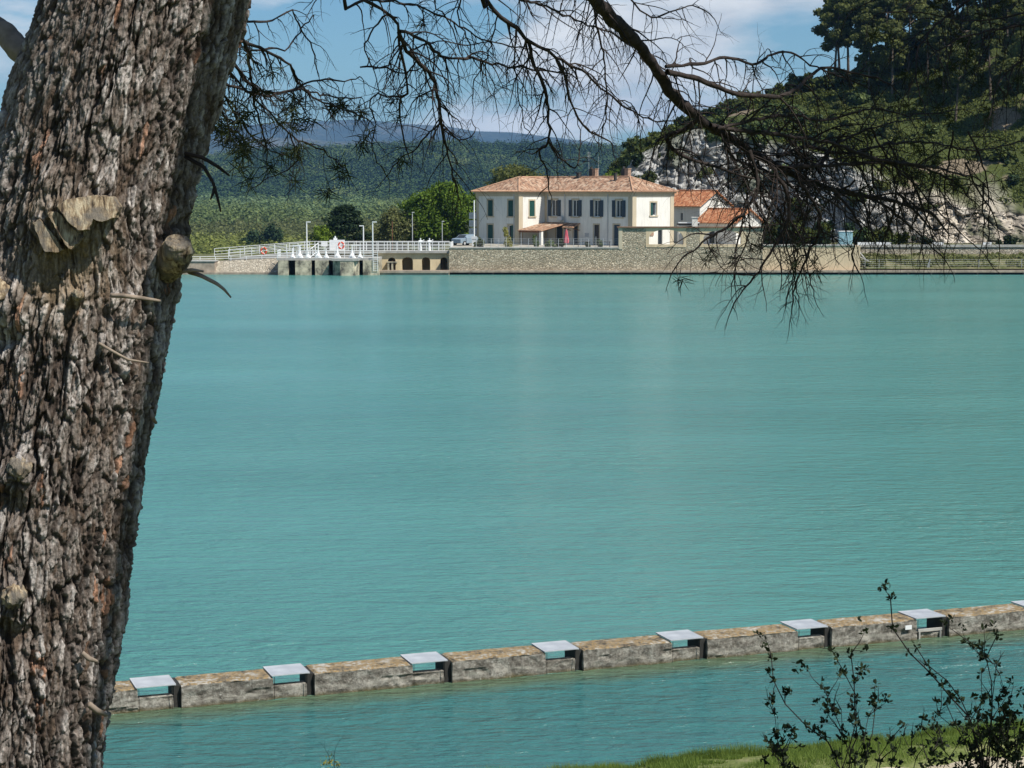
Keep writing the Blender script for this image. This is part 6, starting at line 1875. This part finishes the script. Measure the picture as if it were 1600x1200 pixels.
branch([(1200, 250), (1228, 300), (1232, 340), (1212, 380), (1180, 430), (1150, 470)], 6.1, 6.2, 8, 2.2, 1.2, (50, 140), .5, 2, 3, tufts=3)
branch([(1245, 275), (1275, 320), (1280, 360), (1262, 400), (1245, 440), (1238, 490)], 6.2, 6.4, 7, 2, 1.2, (50, 140), .5, 2, 3, tufts=3)
branch([(1180, 245), (1160, 290), (1165, 330), (1150, 380), (1148, 440)], 6.1, 6.1, 4, 1.8, 1.1, (50, 130), .5, 2, 3)
branch([(1300, 292), (1330, 330), (1345, 360), (1330, 400), (1345, 430)], 6.4, 6.6, 5, 1.8, 1.3, (60, 140), .5, 2, 3)
branch([(1320, 296), (1380, 320), (1430, 360), (1470, 400)], 6.5, 6.8, 5, 1.8, 1.3, (60, 140), .5, 2, 3)
branch([(1232, 262), (1300, 258), (1380, 255), (1440, 262), (1490, 285), (1525, 320)], 6.2, 7.0, 7, 2, 1.6, (60, 160), .5, 2, 3, tufts=6)
branch([(1280, 270), (1300, 230), (1350, 205), (1400, 190), (1440, 185)], 6.3, 6.9, 5, 1.8, 1.3, (50, 150), .5, 2, 3, tufts=6)
branch([(1215, 245), (1260, 230), (1320, 240), (1390, 225), (1450, 222), (1530, 235), (1600, 220)], 6.2, 7.2, 6, 2, 1.5, (60, 160), .5, 2, 3, tufts=10)
branch([(1130, 215), (1150, 250), (1200, 268), (1250, 300), (1290, 310), (1340, 350)], 6.0, 6.4, 6, 2, 1.4, (60, 140), .5, 2, 3, tufts=4)
branch([(1400, 300), (1440, 340), (1460, 360), (1480, 350)], 6.8, 7.0, 4, 1.8, 1.2, (50, 130), .5, 2, 3)
branch([(1160, 225), (1190, 300), (1210, 340), (1250, 370), (1300, 370)], 6.1, 6.5, 5, 1.8, 1.4, (50, 130), .5, 2, 3, tufts=3)
# extra long fine pendulous shoots on the right
for k in range(26):
    x0 = brng.uniform(1130, 1540); y0 = 215 + brng.uniform(-40, 90) + (x0 - 1130) * .06
    L = brng.uniform(90, 230); a = brng.uniform(-.9, .9); pl = [(x0, y0)]
    lim = 500 if x0 < 1300 else 410
    for q in range(4):
        a = a * .75 + brng.uniform(-.35, .35); y = pl[-1][1] + L / 4 * math.cos(a); x = pl[-1][0] + L / 4 * math.sin(a)
        if y > lim: break
        pl.append((x, y))
    if len(pl) > 2: branch(pl, 6.0 + (x0 - 1130) / 500, 6.2 + (x0 - 1130) / 500, 3.4, 1.5, .9, (40, 110), .35, 1, 3)
# --- upper right: needle bearing sprays
for (pl, w) in (([(1750, -60), (1680, -10), (1600, 20), (1540, 30), (1480, 28), (1420, 18), (1380, 20)], 8), ([(1720, -120), (1600, -50), (1520, -10), (1460, 0), (1400, -10), (1340, 10)], 7),
                ([(1720, 40), (1640, 35), (1560, 45), (1500, 60), (1450, 90)], 6), ([(1560, -40), (1500, 10), (1450, 50), (1430, 100), (1440, 160)], 6), ([(1700, -20), (1650, 50), (1600, 90), (1560, 130), (1550, 170)], 5)):
    branch(pl, 6.6, 6.2, w, 2, 1.9, (80, 210), 1.1, 2, 2, attach=.6 if w > 6 else False, tufts=10, tw=.7)

# added crown above the frame: unseen limbs and needle masses placed to shade the branches
def crown():
    rng = np.random.default_rng(12)
    cs = []; rs = []
    for k in range(46):
        x = rng.uniform(1.6, 8.5); y = rng.uniform(-1.5, 6.0); z = 13.2 + rng.uniform(0, 2.6) + max(0, x - 5) * .15
        x += 1.5; cs.append((x - T0.x, y - T0.y, z - T0.z)); rs.append((.75, .75, .38))
    for k in range(26):
        a = rng.uniform(0, 6.28); r = rng.uniform(.2, 1.6); cs.append((-.9 + r * math.cos(a), r * math.sin(a) + .9, rng.uniform(16.2, 19) - T0.z)); rs.append((.8, .8, .45))
    V = leaf_cloud(rng, cs, rs, 420, 0.085, .3)
    link('crown', np_mesh('crown', V, mk_quads(V), M['needle']), pine)
    lines = []
    base = np.array([float(axis_x(13.4)), TY, 13.2])
    for c in cs[::2]:
        e = np.array(c) + np.array(tuple(T0)); b = base if e[2] < 16 else base + np.array([0.5, 0, 2.0])
        mid = (b + e) / 2 + np.array([0, 0, .3]); lines.append((smooth_poly([b, mid, e], 10), np.linspace(.05, .012, 10)))
    V, Q = batch_tubes(lines, 6); link('limb', np_mesh('limb', V - np.array(tuple(T0)), Q, M['branch_dark']), pine)
crown()

# ================================================================== NEAR SHRUBS
def near_shrub(name, label, root_px, D, stems, leafsize=0.0165, nl=26, mat='leaf_near', group=None):
    g0 = P(root_px, 1200, D); gz = float(near_z(np.array(g0.x), np.array(D)))
    O = Vector((g0.x, D, gz)); g = empty(name, O, 0, label, 'shrub', group)
    lines = []; LV = []
    for (pl, w0, fol) in stems:
        pts = [tuple(O + Vector((brng.normal(0, .03), brng.normal(0, .05), -.03)))]
        low = P(pl[0][0], pl[0][1], D)
        pts.append(tuple(O.lerp(low, .55)))
        for i, (x, y) in enumerate(pl):
            q = P(x, y, D + .25 * math.sin(pl[-1][0] * .7) * i / len(pl)); pts.append(tuple(q))
        S = smooth_poly(pts, 26); S += brng.normal(0, .0022, S.shape)
        rad = np.linspace(w0, w0 * .35, 26) * .5 * D * PXM
        lines.append((S, rad))
        vis = [i for i in range(8, 26)]
        loc = []
        for i in vis:
            if brng.random() < .45 + .35 * (fol > 1):
                L = brng.uniform(.03, .10); a = brng.choice([-1, 1]) * brng.uniform(.5, 1.1); t = S[min(25, i + 1)] - S[i - 1]; t /= np.linalg.norm(t)
                c, s_ = math.cos(a), math.sin(a); nd = np.array([t[0] * c + t[2] * s_, brng.normal(0, .4), -t[0] * s_ + t[2] * c]); nd[2] += .4
                sub = []; twig(S[i], nd, L, max(.0019, rad[i] * .7) if fol != .6 else rad[i] * .7, -.25, sub, 1, 2, 6); lines += sub
                if brng.random() < .40 * fol: loc += [s[0][-1] for s in sub]
        if fol > 0: loc += [S[25], S[24], S[24], S[22]]
        if fol > 1.2: loc += [S[i] for i in range(16, 26)]
        for c in loc:
            n = int(brng.integers(5, 11)); d = brng.normal(size=(n, 3)); d[:, 2] += .5; d /= np.linalg.norm(d, axis=1)[:, None]
            L = leafsize * brng.uniform(.6, 1.25, n)[:, None]; sd = np.cross(d, brng.normal(size=(n, 3))); sd /= np.linalg.norm(sd, axis=1)[:, None]; w = L * .27
            b = np.array(c) + brng.normal(0, .004, (n, 3))
            nn = np.cross(d, sd) * L * .12
            LV.append(np.stack([b, b + d * L * .35 + sd * w + nn, b + d * L * .75 + sd * w * .8 + nn, b + d * L, b + d * L * .75 - sd * w * .8 + nn, b + d * L * .35 - sd * w + nn], 1))
    V, Q = batch_tubes(lines, 5); V -= np.array(tuple(O)); link('stems', np_mesh('stems', V, Q, M['twig_dark']), g)
    V = np.concatenate(LV).reshape(-1, 3) - np.array(tuple(O)); link('leaves', np_mesh('leaves', V, np.arange(len(V)).reshape(-1, 6), M[mat]), g)
ZS = lambda L: [(x / 3.077 + 1080, y / 3.077 + 900) for x, y in L]
near_shrub('shrub', 'slender dark shrub with nearly bare stems left of the denser lower right bush', 1345, 5.6, [
    (ZS([(720, 960), (640, 790), (540, 710), (450, 610), (405, 540), (388, 420), (385, 395)]), 5, 1.0),
    (ZS([(400, 580), (375, 600), (385, 575)][::-1]), 2.5, .9),
    (ZS([(730, 930), (770, 800), (790, 700), (800, 620), (780, 560), (740, 480), (710, 420), (670, 360)]), 4, .6),
    (ZS([(760, 930), (800, 780), (790, 660), (785, 540), (790, 440), (765, 370)]), 5, 1.7),
    (ZS([(770, 900), (730, 760), (700, 680), (660, 600), (640, 540)]), 4, 1.1),
    (ZS([(830, 960), (860, 830), (870, 740), (880, 640), (890, 560), (885, 530)]), 4, 1.0),
    (ZS([(780, 960), (820, 820), (850, 700), (880, 610), (905, 600)]), 3, .9),
    (ZS([(700, 980), (690, 860), (660, 800), (640, 780)]), 3.5, 1.5), (ZS([(780, 980), (840, 860), (830, 770)]), 3.5, 1.5),
    (ZS([(880, 960), (910, 860), (960, 780), (1010, 710)]), 3.5, 1.0), (ZS([(720, 700), (690, 650), (650, 600)]), 2.5, 1.2)])
near_shrub('shrub', 'tallest dark shrub whose leafy tip crosses the weir in the lower right', 1530, 5.9, [
    (ZS([(1420, 960), (1360, 790), (1330, 680), (1270, 600), (1180, 500), (1100, 420), (1030, 340), (980, 270), (965, 210), (960, 150), (960, 110)]), 6, 1.25),
    (ZS([(1400, 960), (1370, 800), (1320, 640), (1260, 540), (1180, 460), (1110, 400), (1085, 340)]), 4.5, .5),
    (ZS([(1420, 900), (1440, 760), (1450, 640), (1450, 540), (1425, 440), (1420, 360), (1445, 300), (1470, 285)]), 4.5, .8),
    (ZS([(1450, 540), (1460, 450), (1430, 390), (1380, 370), (1340, 320)]), 3, 1.1),
    (ZS([(1470, 960), (1480, 800), (1490, 700), (1470, 600)]), 5, 2.2), (ZS([(1520, 960), (1520, 820), (1520, 720), (1500, 640)]), 5, 2.2),
    (ZS([(1440, 960), (1460, 860), (1530, 760), (1540, 680)]), 4, 2.0),
    (ZS([(1340, 960), (1310, 800), (1260, 700), (1220, 610)]), 4, .9), (ZS([(1330, 980), (1250, 880), (1180, 800), (1120, 740), (1110, 730)]), 4, 1.6),
    (ZS([(1380, 900), (1290, 760), (1200, 680), (1175, 600)]), 3, .4), (ZS([(1400, 850), (1380, 700), (1400, 600), (1400, 470)]), 3, .4),
    (ZS([(1560, 960), (1570, 880), (1590, 790)]), 3.5, 1.6), (ZS([(1540, 980), (1560, 800), (1545, 700), (1520, 620)]), 4, 2.2), (ZS([(1500, 980), (1510, 860), (1450, 760), (1420, 700)]), 4, 2.2), (ZS([(1580, 980), (1540, 900), (1500, 800), (1490, 740)]), 4, 2.2),
    (ZS([(1380, 980), (1400, 880), (1390, 780), (1340, 720)]), 4, 1.8), (ZS([(1300, 990), (1320, 900), (1370, 850), (1380, 800)]), 3.5, 1.6), (ZS([(1450, 600), (1500, 560), (1480, 470)]), 2.5, .5), (ZS([(1500, 980), (1400, 900), (1350, 860)]), 3, 1.6), (ZS([(1600, 980), (1500, 850), (1430, 760)]), 4, 1.6)])
near_shrub('shrub', 'small dark leafy shoot at the bottom edge left of the slender shrub', 1212, 5.4, [
    (ZS([(440, 960), (420, 880), (400, 830), (375, 800)]), 3, 1.6), (ZS([(440, 960), (440, 860), (430, 790), (405, 765)]), 3, 1.6), (ZS([(350, 960), (355, 900), (350, 880)]), 3, 1.5), (ZS([(440, 980), (455, 920), (450, 890)]), 2.5, .7)])
near_shrub('shrub', 'low dark leafy shrub filling the gap at the bottom between the two taller ones', 1440, 5.3, [
    (ZS([(960, 980), (980, 900), (1000, 850), (970, 840)]), 3, 1.4), (ZS([(1060, 990), (1080, 900), (1050, 840), (1020, 770)]), 3, 1.1), (ZS([(1120, 990), (1140, 900), (1160, 840), (1200, 810)]), 3, 1.5),
    (ZS([(1180, 990), (1220, 900), (1280, 850), (1290, 800)]), 3, 1.5), (ZS([(900, 980), (900, 900), (920, 850), (905, 800)]), 3, 1.2)], .014)
near_shrub('sprig', 'small yellow green sprig poking up at the bottom edge left of centre', 520, 5.0, [
    ([(520, 1215), (519, 1200), (516, 1186), (514, 1181)], 3, .6), ([(522, 1210), (526, 1198), (529, 1195)], 2, .6)], .0085, 20, 'leaf_yellow')
